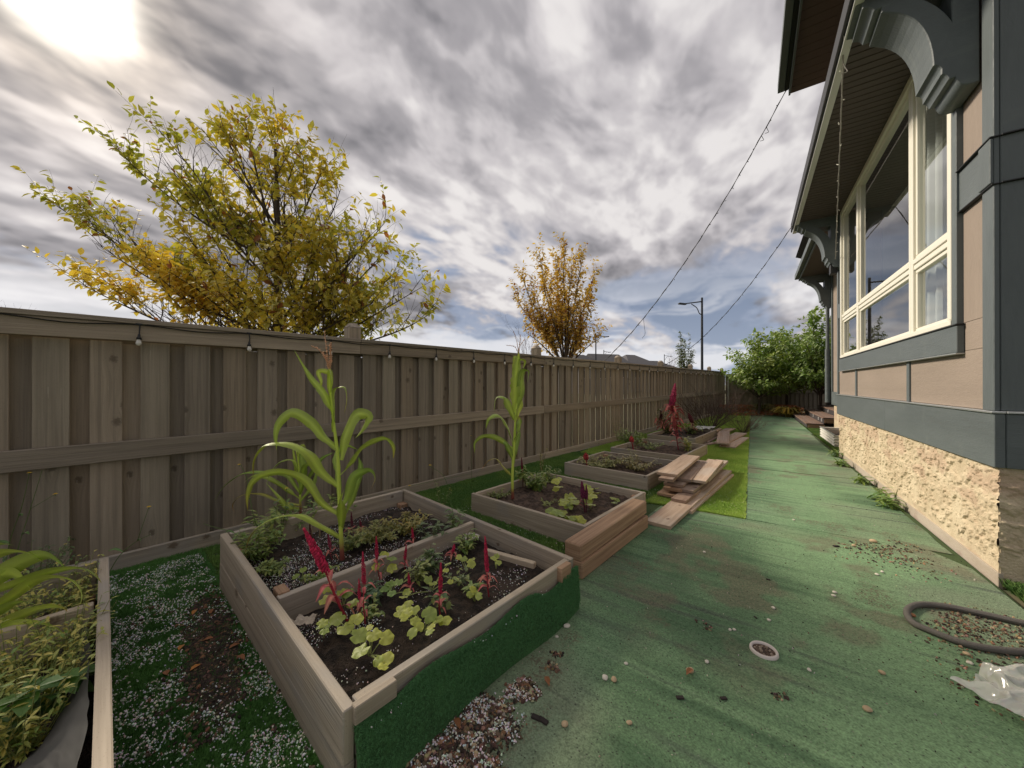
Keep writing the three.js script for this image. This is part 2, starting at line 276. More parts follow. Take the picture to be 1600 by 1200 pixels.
const carpetTex = tex(1024, 1024, (u, v) => {
  const X = u * 4, Y = v * 4;
  const streak = fbm(u * 70 + v * 3, v * 3, 4, 120, 70, 3), streak2 = fbm(u * 24, v * 2, 4, 128, 24, 2), blot = fbm(u * 5, v * 5, 5, 131, 5, 5), pat = fbm(u * 3 + 0.37, v * 3, 4, 150, 3, 3);
  const fib = h2(u * 1024, v * 1024, 7), fib2 = vn(u * 512, v * 512, 8, 512, 512);
  let c = mix3([0.074, 0.142, 0.068], [0.182, 0.300, 0.150], clamp(0.5 + (blot - 0.5) * 2.2 + (streak - 0.5) * 1.2 + (streak2 - 0.5) * 0.9));
  c = mix3(c, [0.215, 0.265, 0.165], sst(0.50, 0.72, pat) * 0.7);
  c = mix3(c, [0.045, 0.05, 0.047], sst(0.57, 0.74, streak2 * 0.5 + streak * 0.5) * 0.7);
  c = mix3(c, [0.105, 0.082, 0.052], sst(0.64, 0.78, fbm(u * 11, v * 11, 6, 171, 11, 11)) * sst(0.35, 0.75, fib2) * 0.85);
  c = mix3(c, [0.150, 0.120, 0.082], sst(0.50, 0.70, fbm(u * 17 + 3, v * 17, 6, 181, 17, 17)) * sst(0.42, 0.62, fbm(u * 3 + 1, v * 3, 3, 183, 3, 3)) * (0.3 + 0.7 * fib) * 0.8);
  const m = 0.48 + 0.66 * fib + 0.40 * fib2; c = c.map(k => k * m);
  if (fib > 0.9965) c = [0.26, 0.25, 0.2]; else if (fib < 0.006) c = [0.02, 0.018, 0.015];
  return c;
}, true, [0.25, 0.25]);
const fibreBump = tex(512, 512, (u, v, i, j) => 0.55 * h2(i, j, 77) + 0.45 * vn(u * 128, v * 128, 78, 128, 128), false, [1.6, 1.6]);
const mCarpet = std({ map: carpetTex, bumpMap: fibreBump, bumpScale: 0.004, roughness: 0.95 });
const mCarpet2 = std({ map: carpetTex, bumpMap: fibreBump, bumpScale: 0.004, roughness: 0.95, color: lin(1.0, 1.02, 1.04) });
const mTurfBase = std({ color: lin(0.05, 0.085, 0.025), bumpMap: fibreBump, bumpScale: 0.006, roughness: 1 });
// turf backing under the whole garden, the carpets lie on it
struct('artificial_turf', slab([[-9, -0.02], [17.8, -0.02], [17.8, -2.6], [-9, -6.2]].map(([t, z]) => [t, z]), -0.012, 0.004), mTurfBase, H0, TH);
const carpetSlab = (poly, y1) => { const g = slab(poly.map(([t, n]) => [t, -n]), 0.005, y1); return g; };
const wob = (t0, t1, n0, n1, k) => { const r = rng(k), q = []; const N = 10; for (let i = 0; i <= N; i++) q.push([t0 + 0.012 * (r() - 0.5), lerp(n0, n1, i / N)]); for (let i = 1; i < N; i++) q.push([lerp(t0, t1, i / N), n1 + 0.012 * (r() - 0.5)]); for (let i = N; i >= 0; i--) q.push([t1 + 0.016 * (r() - 0.5), lerp(n0, n1, i / N)]); for (let i = N - 1; i > 0; i--) q.push([lerp(t0, t1, i / N), n0 + 0.02 * (r() - 0.5)]); return q; };
struct('green_carpet', carpetSlab([[-9, 0.02], [-0.6, 0.03], [0.2, 0.05], [0.455, 0.19], [0.452, 1.0], [0.44, 1.5], [0.45, 1.9], [0.40, 2.22], [-0.5, 2.33], [-1.55, 2.43], [-9, 2.6]], 0.014), mCarpet, H0, TH);
[[0.47, 3.12], [3.135, 4.05], [4.06, 6.2], [6.21, 8.9], [8.91, 12.1], [12.11, 17.3]].forEach(([a, b], i) => struct('green_carpet', carpetSlab(wob(a, b, a > 8 ? 0.0 : 0.06, 1.43 + 0.01 * (i % 2), 40 + i), 0.011 + 0.002 * (i % 3)), mCarpet2, H0, TH));

// turf blades: clusters, only where the photograph shows the turf
const bladeCluster = (k, L, rgbs) => { const r = rng(k), gs = []; for (let i = 0; i < 11; i++) { const a = r() * 6.28, d = r() * 0.016, b = a + (r() - 0.5) * 2, l = L * (0.6 + 0.6 * r()), x = Math.cos(a) * d, z = Math.sin(a) * d, w = 0.0024, lx = Math.cos(b) * l * 0.55, lz = Math.sin(b) * l * 0.55, sx = -Math.sin(b) * w, sz = Math.cos(b) * w; gs.push(geoOf([x - sx, 0, z - sz, x + sx, 0, z + sz, x + lx * 0.4, l * 0.7, z + lz * 0.4, x + lx * 0.4, l * 0.7, z + lz * 0.4, x + sx, 0, z + sz, x + lx, l, z + lz], null, [0, 0, 1, 0, 0, 1, 0, 1, 1, 0, 1, 1])); } return merge(gs); };
const bladeMat = std({ roughness: 0.75, side: THREE.DoubleSide });
const inBed = [];  // [t0,t1,n0,n1] rectangles with no turf
const beds = { b0: [-2.3, -0.62, 0.80, 2.75], b1: [-0.13, 1.24, 0.88, 2.72], b2: [1.95, 3.22, 1.03, 2.40], b3: [3.9, 5.12, 0.92, 2.16], b4: [5.55, 7.05, 0.84, 2.10], b5: [7.62, 9.5, 0.72, 1.74] };
for (const k in beds) inBed.push(beds[k]);
function turf(name, seed, n, pick, L, rgbs) { const r = rng(seed), ms = [], cs = []; let guard = 0; while (ms.length < n && guard++ < n * 6) { const q = pick(r); if (!q) continue; ms.push(M4(q, [0, r() * 6.28, 0], [1, 0.8 + 0.5 * r(), 1])); const c = mix3(rgbs[0], rgbs[1], clamp(0.5 + (fbm(q.x * 3, q.z * 3, 3, seed) - 0.5) * 2 + (r() - 0.5) * 0.7)); cs.push(c); } const m = instances(name, bladeCluster(seed, L), bladeMat, ms, cs); return m; }
const fenceTN = p => { const x = p.x - F0.x, z = p.z - F0.z; return [0.663 * x - 0.7486 * z, 0.7486 * x + 0.663 * z]; };
const houseTN = p => { const x = p.x - H0.x, z = p.z - H0.z; return [0.5532 * x - 0.8330 * z, -0.8330 * x - 0.5532 * z]; };
const clearOfBeds = p => { const [t, n] = fenceTN(p); return n > 0.05 && !inBed.some(b => t > b[0] && t < b[1] && n > b[2] && n < b[3]); };
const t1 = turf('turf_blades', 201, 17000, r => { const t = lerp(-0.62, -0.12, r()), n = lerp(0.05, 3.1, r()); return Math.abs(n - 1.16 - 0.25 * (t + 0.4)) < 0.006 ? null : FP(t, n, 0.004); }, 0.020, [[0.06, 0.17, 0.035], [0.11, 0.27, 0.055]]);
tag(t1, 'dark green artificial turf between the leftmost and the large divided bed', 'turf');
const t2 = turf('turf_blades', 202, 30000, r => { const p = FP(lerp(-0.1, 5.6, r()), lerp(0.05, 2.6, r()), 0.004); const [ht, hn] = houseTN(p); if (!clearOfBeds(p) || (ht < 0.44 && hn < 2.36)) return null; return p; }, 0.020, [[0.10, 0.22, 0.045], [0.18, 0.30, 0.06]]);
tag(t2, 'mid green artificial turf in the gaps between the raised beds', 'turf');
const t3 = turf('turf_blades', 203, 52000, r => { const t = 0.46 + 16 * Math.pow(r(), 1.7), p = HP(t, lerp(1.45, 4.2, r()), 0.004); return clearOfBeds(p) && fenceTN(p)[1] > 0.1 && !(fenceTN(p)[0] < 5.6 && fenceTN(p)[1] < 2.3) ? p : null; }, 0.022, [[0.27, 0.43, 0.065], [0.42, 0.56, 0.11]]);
tag(t3, 'bright yellow green artificial turf strip left of the carpet path', 'turf');
const t4 = turf('grass_tufts', 204, 9000, r => { const p = HP(lerp(-1.2, 0.0, r()), lerp(-1.6, -0.02, r()), 0.004); return p; }, 0.045, [[0.05, 0.13, 0.02], [0.12, 0.19, 0.04]]);
tag(t4, 'patch of grass beside the near corner of the stucco foundation', 'grass');
const t5 = turf('turf_blades', 205, 9000, r => { const p = HP(lerp(5.3, 12, r()), lerp(-0.6, 0.0, r()), 0.004); return p; }, 0.03, [[0.08, 0.17, 0.03], [0.14, 0.22, 0.04]]);
tag(t5, 'green turf under the wooden steps and the metal planter', 'turf');
for (const t of [t1, t2, t3, t4, t5]) t.userData.kind = 'stuff';

// ================================================================== SIDE FENCE
{
  const f = thing('wooden_fence', 'long grey brown board fence with lapped boards, cap and post tops', 'fence', F0.clone(), TF);
  const posts = [-2.22, 1.22, 4.6, 7.98, 11.0, 14.2, 17.0, 19.4], r = rng(5);
  const rise = t => 0.0068 * t;
  for (let s = 0; s < posts.length - 1; s++) {
    const a = posts[s], b = posts[s + 1], L = b - a, mid = (a + b) / 2, dy = rise(mid), sl = Math.atan(0.0068);
    const wv = [0, 1, 2, 3, 4, 5].map(k => cbox(0.160 - 0.004 * (k % 3), 1.66 + dy, 0.019, 0.003, s * 7 + k)), bv = [0, 1, 2].map(k => cbox(0.198, 1.645 + dy, 0.016, 0.002, s * 9 + k + 50));
    const N = Math.round(L / 0.245), st = L / N;
    for (let i = 0; i < N; i++) {
      const t = a + (i + 0.5) * st;
      const m = mesh('board', wv[Math.floor(r() * 6)], MF[Math.floor(r() * 5)], f); m.position.set(t + (r() - 0.5) * 0.012, 0.02 + (1.66 + dy) / 2 - r() * 0.012, -0.012 + (r() - 0.5) * 0.004); m.rotation.set(0, (r() - 0.5) * 0.02, (r() - 0.5) * 0.004);
      const m2 = mesh('board', bv[Math.floor(r() * 3)], MF[Math.floor(r() * 5)], f); m2.position.set(t + st / 2, 0.02 + (1.645 + dy) / 2 - r() * 0.01, -0.068); m2.rotation.z = (r() - 0.5) * 0.003;
    }
    const rail = mesh('rail', cbox(L - 0.004, 0.137, 0.036, 0.004, s + 80), MF[(s + 1) % 5], f); rail.position.set(mid, 0.872 + dy, 0.016); rail.rotation.z = sl;
    const trim = mesh('trim_board', cbox(L - 0.003, 0.125, 0.03, 0.003, s + 90), MF[(s + 2) % 5], f); trim.position.set(mid, 1.738 + dy, 0.03); trim.rotation.z = sl;
    const cap = mesh('cap_board', cbox(L - 0.003, 0.036, 0.16, 0.004, s + 100), MF[s % 5], f); cap.position.set(mid, 1.82 + dy, -0.022); cap.rotation.z = sl;
    const brail = mesh('rail', cbox(L, 0.09, 0.035, 0.003, s + 110), MF[1], f); brail.position.set(mid, 1.70 + dy, -0.094); brail.rotation.z = sl;
    const kick = mesh('kickboard', cbox(L - 0.004, 0.13, 0.034, 0.004, s + 120), MG[s % 3], f); kick.position.set(mid, 0.055, 0.018); kick.rotation.z = (r() - 0.5) * 0.004;
  }
  for (const t of posts) {
    const g = new THREE.CylinderGeometry(0.045, 0.098, 0.05, 4, 1); g.rotateY(Math.PI / 4); g.translate(0, 0.025, 0);
    const po = mesh('post', cbox(0.135, 1.98 + rise(t), 0.135, 0.005, Math.round(t * 10)), MF[Math.floor(r() * 5)], f); po.position.set(t, (1.98 + rise(t)) / 2, -0.152);
    const c = mesh('post_top', g, MF[0], po); c.position.set(0, (1.98 + rise(t)) / 2 + 0.001, 0);
  }
}
// far fence that closes the garden
{
  const o = FP(19.32, 0, 0), f = thing('wooden_fence', 'darker board fence across the far end of the garden', 'fence', o, 0.10), r = rng(8), gA = cbox(0.17, 1.7, 0.017, 0.003, 3), gB = cbox(0.14, 1.68, 0.016, 0.003, 4);
  for (let i = 0; i < 29; i++) { const m = mesh('board', gA, MF[Math.floor(r() * 5)], f); m.position.set(0.12 + i * 0.245, 0.88, 0.012); const m2 = mesh('board', gB, MF[1], f); m2.position.set(0.12 + i * 0.245 + 0.122, 0.87, -0.01); }
  for (const [y, h, z] of [[0.98, 0.137, 0.04], [1.77, 0.12, 0.05], [0.09, 0.15, 0.04]]) { const m = mesh(y > 1.5 ? 'trim_board' : 'rail', cbox(7.2, h, 0.034, 0.004, 9), MF[1], f); m.position.set(3.6, y, z); }
  const c = mesh('cap_board', cbox(7.2, 0.036, 0.14, 0.004, 13), MF[0], f); c.position.set(3.6, 1.85, 0.0);
  for (const x of [2.4, 4.85, 7.2]) { const p = mesh('post', cbox(0.13, 1.98, 0.13, 0.005, 6), MF[2], f); p.position.set(x, 0.99, -0.12); }
}
{ const p = single('white_pipe', tube([V(0, 0, 0), V(0.01, 0.9, 0.005), V(0, 1.78, 0)], 0.035, 0.035, 8), std({ color: lin(0.62, 0.6, 0.55), roughness: 0.5 }), 'thin white upright pipe in the far corner where the fences meet', 'pipe', FP(19.15, 0.16, 0)); }

// ================================================================== HOUSE
const trimTex = tex(512, 512, (u, v) => { const a = fbm(u * 6, v * 6, 5, 300, 6, 6), b = fbm(u * 90, v * 40, 3, 301, 90, 40); const s = sst(0.70, 0.8, fbm(u * 3, v * 26, 4, 303, 3, 26)); let c = mix3([0.092, 0.110, 0.113], [0.122, 0.142, 0.146], clamp(0.5 + (a - 0.5) * 1.6 + (b - 0.5) * 0.5)); return mix3(c, [0.15, 0.17, 0.16], s * 0.35); }, true, [0.5, 0.5]);
const panelTex = tex(512, 512, (u, v) => { const a = fbm(u * 4, v * 4, 5, 310, 4, 4), b = fbm(u * 100, v * 100, 2, 311, 100, 100), s = fbm(u * 22, v * 2.0, 4, 312, 22, 2); return mix3([0.245, 0.198, 0.160], [0.305, 0.247, 0.20], clamp(0.5 + (a - 0.5) * 1.3 + (b - 0.5) * 0.4 + (s - 0.5) * 0.6)); }, true, [0.5, 0.5]);
const stuccoTex = tex(1024, 1024, (u, v) => { const a = fbm(u * 5, v * 5, 5, 320, 5, 5), b = fbm(u * 150, v * 150, 2, 321, 150, 150), s = sst(0.58, 0.72, fbm(u * 3, v * 6, 5, 322, 3, 6)); let c = mix3([0.46, 0.37, 0.245], [0.62, 0.525, 0.37], clamp(0.5 + (a - 0.5) * 1.6 + (b - 0.5) * 0.7)); return mix3(c, [0.40, 0.27, 0.19], s * 0.55); });
const mTrim = std({ map: trimTex, roughness: 0.55, bumpMap: noiseBump, bumpScale: 0.0012 });
const mTrimDark = mTrim;
const mPanel = std({ map: panelTex, roughness: 0.8, bumpMap: noiseBump, bumpScale: 0.0015 });
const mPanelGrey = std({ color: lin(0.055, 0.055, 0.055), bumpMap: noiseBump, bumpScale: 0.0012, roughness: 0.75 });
const mStucco = std({ map: stuccoTex, roughness: 0.95, bumpMap: noiseBump, bumpScale: 0.004 });
const mConcrete = std({ map: stuccoTex, color: lin(0.72, 0.74, 0.86), roughness: 0.95 });
const mFrame = std({ color: lin(0.76, 0.73, 0.62), roughness: 0.45 });
const mSoffit = std({ color: lin(0.085, 0.066, 0.058), roughness: 0.7 });
const mSoffit2 = std({ color: lin(0.10, 0.068, 0.055), roughness: 0.7 });
const mRoof = std({ color: lin(0.05, 0.048, 0.048), roughness: 0.95, bumpMap: noiseBump, bumpScale: 0.01 });
const mMetal = std({ color: lin(0.5, 0.52, 0.52), roughness: 0.3, metalness: 0.6 });
const mGlass = new THREE.MeshPhysicalMaterial({ color: lin(0.9, 0.95, 0.94), roughness: 0.0, transmission: 1, thickness: 0, ior: 2.33, specularIntensity: 1, clearcoat: 1, clearcoatRoughness: 0 });
const mInside = std({ color: lin(0.30, 0.29, 0.27), roughness: 0.9 });
{
  const H = thing('house', 'grey brown house with blue grey trim, big cream window and rough stucco base', 'house', H0.clone(), TH);
  let seed = 400;
  const hb = (name, t0, t1, y0, y1, n0, n1, mat, parent = H, c = 0.004, label) => { const m = mesh(name, cbox(t1 - t0, y1 - y0, n1 - n0, c, seed++), mat, parent, label); m.position.set((t0 + t1) / 2, (y0 + y1) / 2, -(n0 + n1) / 2); return m; };
  const LEN = 5.34;
  // rough parged foundation, built as a relief sheet on a core
  hb('foundation_wall', 0.02, LEN, -0.1, 0.79, -0.25, -0.022, mStucco);
  hb('foundation_wall', -0.001 + 0.021, 0.25, -0.1, 0.79, -4.0, -0.252, mStucco);
  const lump = (a, y, k) => { const q = fbm(a * 15, y * 17, 4, 500 + k), w = fbm(a * 34 + 7, y * 38, 3, 510 + k), flake = sst(0.50, 0.535, q + (w - 0.5) * 0.35), pit = sst(0.56, 0.60, fbm(a * 40, y * 30 + 9, 3, 520 + k)); const edge = sst(0.10, 0.17, y + 0.05 * (fbm(a * 5, 1, 3, 530 + k) - 0.5)); return (flake * 0.009 + pit * 0.006 * flake + (w - 0.5) * 0.005) * edge; };
  const rel = sheet(0, LEN, 0.0, 0.80, 760, 120, (t, y) => [t, y, -(-0.006 + lump(t, y, 0))]); mesh('stucco_coat', rel, mStucco, H);
  const rel2 = sheet(0, 3.4, 0.0, 0.80, 260, 90, (n, y) => [0.006 - lump(n, y, 5), y, n]); mesh('stucco_coat', rel2, mStucco, H);
  hb('foundation_footing', 0.0, LEN, -0.05, 0.085, -0.02, 0.004, mConcrete, H, 0.003);
  // skirt band with metal flashing on top
  hb('skirt_board', -0.03, 2.36, 0.795, 1.155, -0.02, 0.03, mTrim); hb('skirt_board', 2.364, LEN + 0.03, 0.795, 1.155, -0.02, 0.03, mTrim);
  hb('skirt_board', -0.03, 0.02, 0.795, 1.155, -4, -0.0225, mTrim);
  hb('flashing', -0.038, LEN + 0.03, 1.157, 1.172, -0.02, 0.044, mMetal, H, 0.003); hb('flashing', -0.044, 0.02, 1.1575, 1.1725, -4, -0.0225, mMetal, H, 0.003);
  // walls
  hb('wall', 0.03, LEN, 1.16, 1.84, -0.16, -0.004, mPanel); hb('wall', 0.03, 0.62, 1.843, 4.46, -0.16, -0.004, mPanel); hb('wall', 4.81, LEN, 1.843, 4.46, -0.16, -0.004, mPanel);
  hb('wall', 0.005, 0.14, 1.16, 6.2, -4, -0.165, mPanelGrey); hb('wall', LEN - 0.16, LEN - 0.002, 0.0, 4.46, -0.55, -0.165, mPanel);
  hb('wall', 0.14, LEN - 0.17, 4.47, 6.2, -0.5, -0.32, mPanel);
  // siding panels between the battens
  for (const [a, b, y0, y1] of [[0.125, 1.572, 1.175, 1.61], [1.648, 3.852, 1.175, 1.61], [3.928, 5.245, 1.175, 1.61], [0.125, 0.452, 1.83, 2.69], [0.125, 0.452, 3.02, 4.46], [5.01, 5.245, 1.6, 2.58], [5.01, 5.245, 2.87, 4.46]]) hb('siding_panel', a, b, y0, y1, -0.003, 0.008, mPanel, H, 0.002);
  hb('siding_panel', 0.125, 0.455, 1.612, 1.828, -0.003, 0.0078, mPanel, H, 0.002);
  for (const t of [1.61, 3.89]) hb('batten', t - 0.036, t + 0.036, 1.174, 1.60, 0.0, 0.024, mTrim);
  hb('corner_trim', -0.022, 0.122, 1.174, 4.465, 0.0, 0.028, mTrim); hb('corner_trim', -0.022, 0.003, 1.175, 6.15, -0.14, -0.0025, mTrimDark);
  hb('corner_trim', 5.248, LEN + 0.01, 1.174, 4.465, 0.0, 0.028, mTrim);
  hb('belt_board', 0.124, 0.452, 2.70, 3.005, 0.009, 0.03, mTrim); hb('belt_board', 5.008, 5.246, 2.59, 2.86, 0.009, 0.03, mTrim);
  hb('belt_board', -0.034, 0.004, 2.70, 3.005, -4, -0.145, mTrimDark); hb('belt_board', -0.03, 0.12, 2.702, 3.003, 0.03, 0.046, mTrim);
  hb('flashing', -0.034, 0.452, 3.007, 3.017, 0.0, 0.05, mBlack, H, 0.002); hb('flashing', -0.034, 0.452, 2.69, 2.699, 0.0, 0.04, mBlack, H, 0.002); hb('flashing', -0.042, 0.004, 3.008, 3.018, -4, -0.003, mBlack, H, 0.002); hb('flashing', -0.042, 0.004, 2.691, 2.6995, -4, -0.003, mBlack, H, 0.002);
  // window
  const w = mesh('window', cbox(4.37, 0.045, 0.11, 0.004, 1), mFrame, H); w.position.set(2.715, 1.848, 0.0); const W0 = [2.715, 1.848];
  const wb = (name, t0, t1, y0, y1, n0, n1, mat) => { const m = mesh(name, cbox(t1 - t0, y1 - y0, n1 - n0, 0.004, seed++), mat, w); m.position.set((t0 + t1) / 2 - W0[0], (y0 + y1) / 2 - W0[1], -(n0 + n1) / 2); return m; };
  wb('frame', 0.535, 0.60, 1.872, 4.46, -0.06, 0.05, mFrame); wb('frame', 4.83, 4.9, 1.872, 4.46, -0.06, 0.05, mFrame); wb('frame', 0.602, 4.828, 4.385, 4.46, -0.06, 0.05, mFrame);
  for (const [a, b] of [[1.40, 1.455], [1.46, 1.515], [3.65, 3.70], [3.705, 3.755]]) wb('mullion', a, b, 1.872, 4.384, -0.05, 0.038, mFrame);
  for (const [a, b] of [[0.602, 1.398], [1.517, 3.648], [3.757, 4.828]]) {
    wb('transom', a, b, 2.49, 2.54, -0.05, 0.032, mFrame); wb('transom', a, b, 2.545, 2.595, -0.05, 0.040, mFrame);
    for (const [y0, y1] of [[1.872, 2.488], [2.597, 4.383]]) { wb('sash', a, b, y0, y0 + 0.035, -0.045, 0.018, mFrame); wb('sash', a, b, y1 - 0.035, y1, -0.045, 0.018, mFrame); wb('sash', a, a + 0.035, y0 + 0.036, y1 - 0.036, -0.045, 0.018, mFrame); wb('sash', b - 0.035, b, y0 + 0.036, y1 - 0.036, -0.045, 0.018, mFrame);
      const gl = mesh('pane', new THREE.PlaneGeometry(b - a - 0.07, y1 - y0 - 0.07), mGlass, w); gl.position.set((a + b) / 2 - W0[0], (y0 + y1) / 2 - W0[1], 0.005); gl.rotation.y = Math.PI; }
  }
  hb('window_sill', 0.43, 5.005, 1.60, 1.812, 0.009, 0.052, mTrim); hb('flashing', 0.42, 5.01, 1.814, 1.824, 0.0, 0.062, mBlack, H, 0.002); hb('flashing', 0.43, 5.0, 1.588, 1.598, 0.009, 0.058, mMetal, H, 0.002);
  hb('window_trim', 0.454, 0.532, 1.826, 4.462, 0.0, 0.046, mTrim); hb('window_trim', 4.903, 5.004, 1.826, 4.462, 0.0, 0.046, mTrim);
  // room behind the glass
  hb('room_wall', 0.15, LEN - 0.17, 1.2, 4.45, -3.6, -3.5, mInside); hb('room_floor', 0.15, LEN - 0.17, 1.2, 1.3, -3.49, -0.17, mInside); hb('room_ceiling', 0.15, LEN - 0.01, 4.462, 4.468, -3.6, -0.17, mInside); hb('room_wall', LEN - 0.165, LEN - 0.06, 1.3, 4.45, -3.49, -0.56, mInside);
  // lower eave: soffit boards, fascia, gutter, roof
  const sg = [0, 1, 2].map(k => cbox(0.089, 0.018, 0.655, 0.003, 700 + k));
  for (let i = 0; i < 56; i++) { const t = -0.1 + i * 0.1; const m = mesh('soffit_board', sg[i % 3], mSoffit, H); m.position.set(t + 0.05, 4.478, -0.322); }
  hb('soffit_backing', -0.1, 5.5, 4.49, 4.5, 0.0, 0.65, mBlack);
  hb('fascia', -0.1, 5.5, 4.44, 4.64, 0.651, 0.678, mTrim); hb('fascia_gloss_strip', -0.1, 5.5, 4.428, 4.4385, 0.625, 0.69, std({ color: lin(0.62, 0.63, 0.60), roughness: 0.5 })); hb('roof_edge', -0.12, 5.52, 4.47, 4.64, 0.691, 0.715, mBlack);  // pale strip under the fascia: its glancing gloss put into the colour
  const rf = mesh('roof', cbox(5.64, 0.06, 1.25, 0.004, 6), mRoof, H); rf.position.set(2.7, 4.95, 0.04); rf.rotation.x = 0.42;
  // brackets
  const prof = new THREE.Shape();
  prof.moveTo(0, 3.52); prof.lineTo(0.045, 3.52); prof.quadraticCurveTo(0.10, 3.53, 0.105, 3.60); prof.lineTo(0.14, 3.60); prof.quadraticCurveTo(0.15, 3.64, 0.175, 3.65); prof.lineTo(0.175, 3.69); prof.quadraticCurveTo(0.19, 3.73, 0.215, 3.735); prof.lineTo(0.215, 3.76);
  prof.quadraticCurveTo(0.235, 4.17, 0.49, 4.29); prof.lineTo(0.49, 4.33); prof.lineTo(0.535, 4.33); prof.quadraticCurveTo(0.555, 4.38, 0.60, 4.385); prof.lineTo(0.60, 4.42); prof.lineTo(0.64, 4.43); prof.lineTo(0.64, 4.468); prof.lineTo(0, 4.468); prof.closePath();
  const hole = new THREE.Path(); hole.moveTo(0.125, 4.31); hole.lineTo(0.33, 4.31); hole.quadraticCurveTo(0.20, 4.20, 0.125, 4.00); hole.closePath(); prof.holes.push(hole);
  const brG = new THREE.ExtrudeGeometry(prof, { depth: 0.30, bevelEnabled: true, bevelThickness: 0.006, bevelSize: 0.006, bevelSegments: 1, curveSegments: 10 });
  const bracket = (t, n, sy = 1, y0 = 0, sz = 1) => { const m = mesh('bracket', brG, mTrimDark, H); m.rotation.y = Math.PI / 2; m.position.set(t, y0, -n); m.scale.set(1, sy, sz); return m; };
  bracket(0.16, 0.03, 1, 0, 1.15); bracket(5.02, 0.03);
  // upper eave
  for (let i = 0; i < 24; i++) { const m = mesh('soffit_board', cbox(0.155, 0.014, 1.15, 0.003, 720 + i), mSoffit2, H); m.position.set(0.0 + i * 0.16, 6.21, -0.27); }
  hb('soffit_backing', -3, 3.72, 6.22, 6.235, -0.5, 0.84, mBlack);
  hb('fascia', -3, 3.70, 6.14, 6.36, 0.845, 0.872, mTrimDark); hb('gutter', -3, 3.64, 6.20, 6.34, 0.93, 1.02, mTrim); hb('gutter', -3, 3.67, 6.22, 6.33, 0.874, 0.928, mBlack);
  const rf2 = mesh('roof', cbox(6.8, 0.06, 2.4, 0.004, 8), mRoof, H); rf2.position.set(0.3, 6.75, 0.2); rf2.rotation.x = 0.42;
  // second, set-back bay beyond with its own eave, bracket and downspout
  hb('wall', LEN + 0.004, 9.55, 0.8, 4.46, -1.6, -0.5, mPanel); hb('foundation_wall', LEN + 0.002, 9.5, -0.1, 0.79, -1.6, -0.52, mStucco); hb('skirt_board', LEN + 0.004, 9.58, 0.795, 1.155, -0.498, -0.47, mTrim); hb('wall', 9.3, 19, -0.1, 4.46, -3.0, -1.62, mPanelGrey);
  hb('corner_trim', 9.44, 9.585, 1.16, 4.46, -0.499, -0.468, mTrimDark);
  const sg2 = cbox(0.095, 0.014, 0.70, 0.003, 760);
  for (let i = 0; i < 43; i++) { const m = mesh('soffit_board', sg2, mSoffit, H); m.position.set(5.6 + i * 0.1, 4.478, 0.16); }
  hb('soffit_backing', 5.55, 9.9, 4.49, 4.5, -0.51, 0.19, mBlack); hb('fascia', 5.55, 9.92, 4.44, 4.62, 0.192, 0.218, mTrim); hb('gutter', 5.55, 9.94, 4.50, 4.64, 0.22, 0.31, mTrimDark);
  const rf3 = mesh('roof', cbox(4.5, 0.06, 1.3, 0.004, 9), mRoof, H); rf3.position.set(7.75, 4.95, 0.32); rf3.rotation.x = 0.42;
  bracket(9.55, -0.46); 
  const ds = mesh('downspout', tube([V(9.62, 4.0, 0.40), V(9.62, 3.2, 0.40), V(9.62, 2.2, 0.40), V(9.62, 0.9, 0.40)], 0.045, 0.045, 8), mTrimDark, H); mesh('sleeve', tube([V(9.62, 2.35, 0.40), V(9.62, 0.85, 0.40)], 0.062, 0.062, 8), mTrim, ds);
  hb('junction_box', 5.06, 5.22, 3.42, 3.6, 0.06, 0.16, mBlack);
}
{ // curtain inside the near casement
  const g = sheet(0.62, 2.3, 1.5, 4.4, 130, 2, (t, y) => [t, y, 0.22 + 0.035 * Math.sin(t * 62) + 0.015 * Math.sin(t * 27)]);
  single('curtain', g, new THREE.MeshPhysicalMaterial({ color: lin(0.72, 0.72, 0.69), roughness: 0.95, transmission: 0.3, thickness: 0, side: THREE.DoubleSide }), 'pale grey pleated curtain hanging inside the near end of the big window', 'curtain', H0.clone(), TH);
}

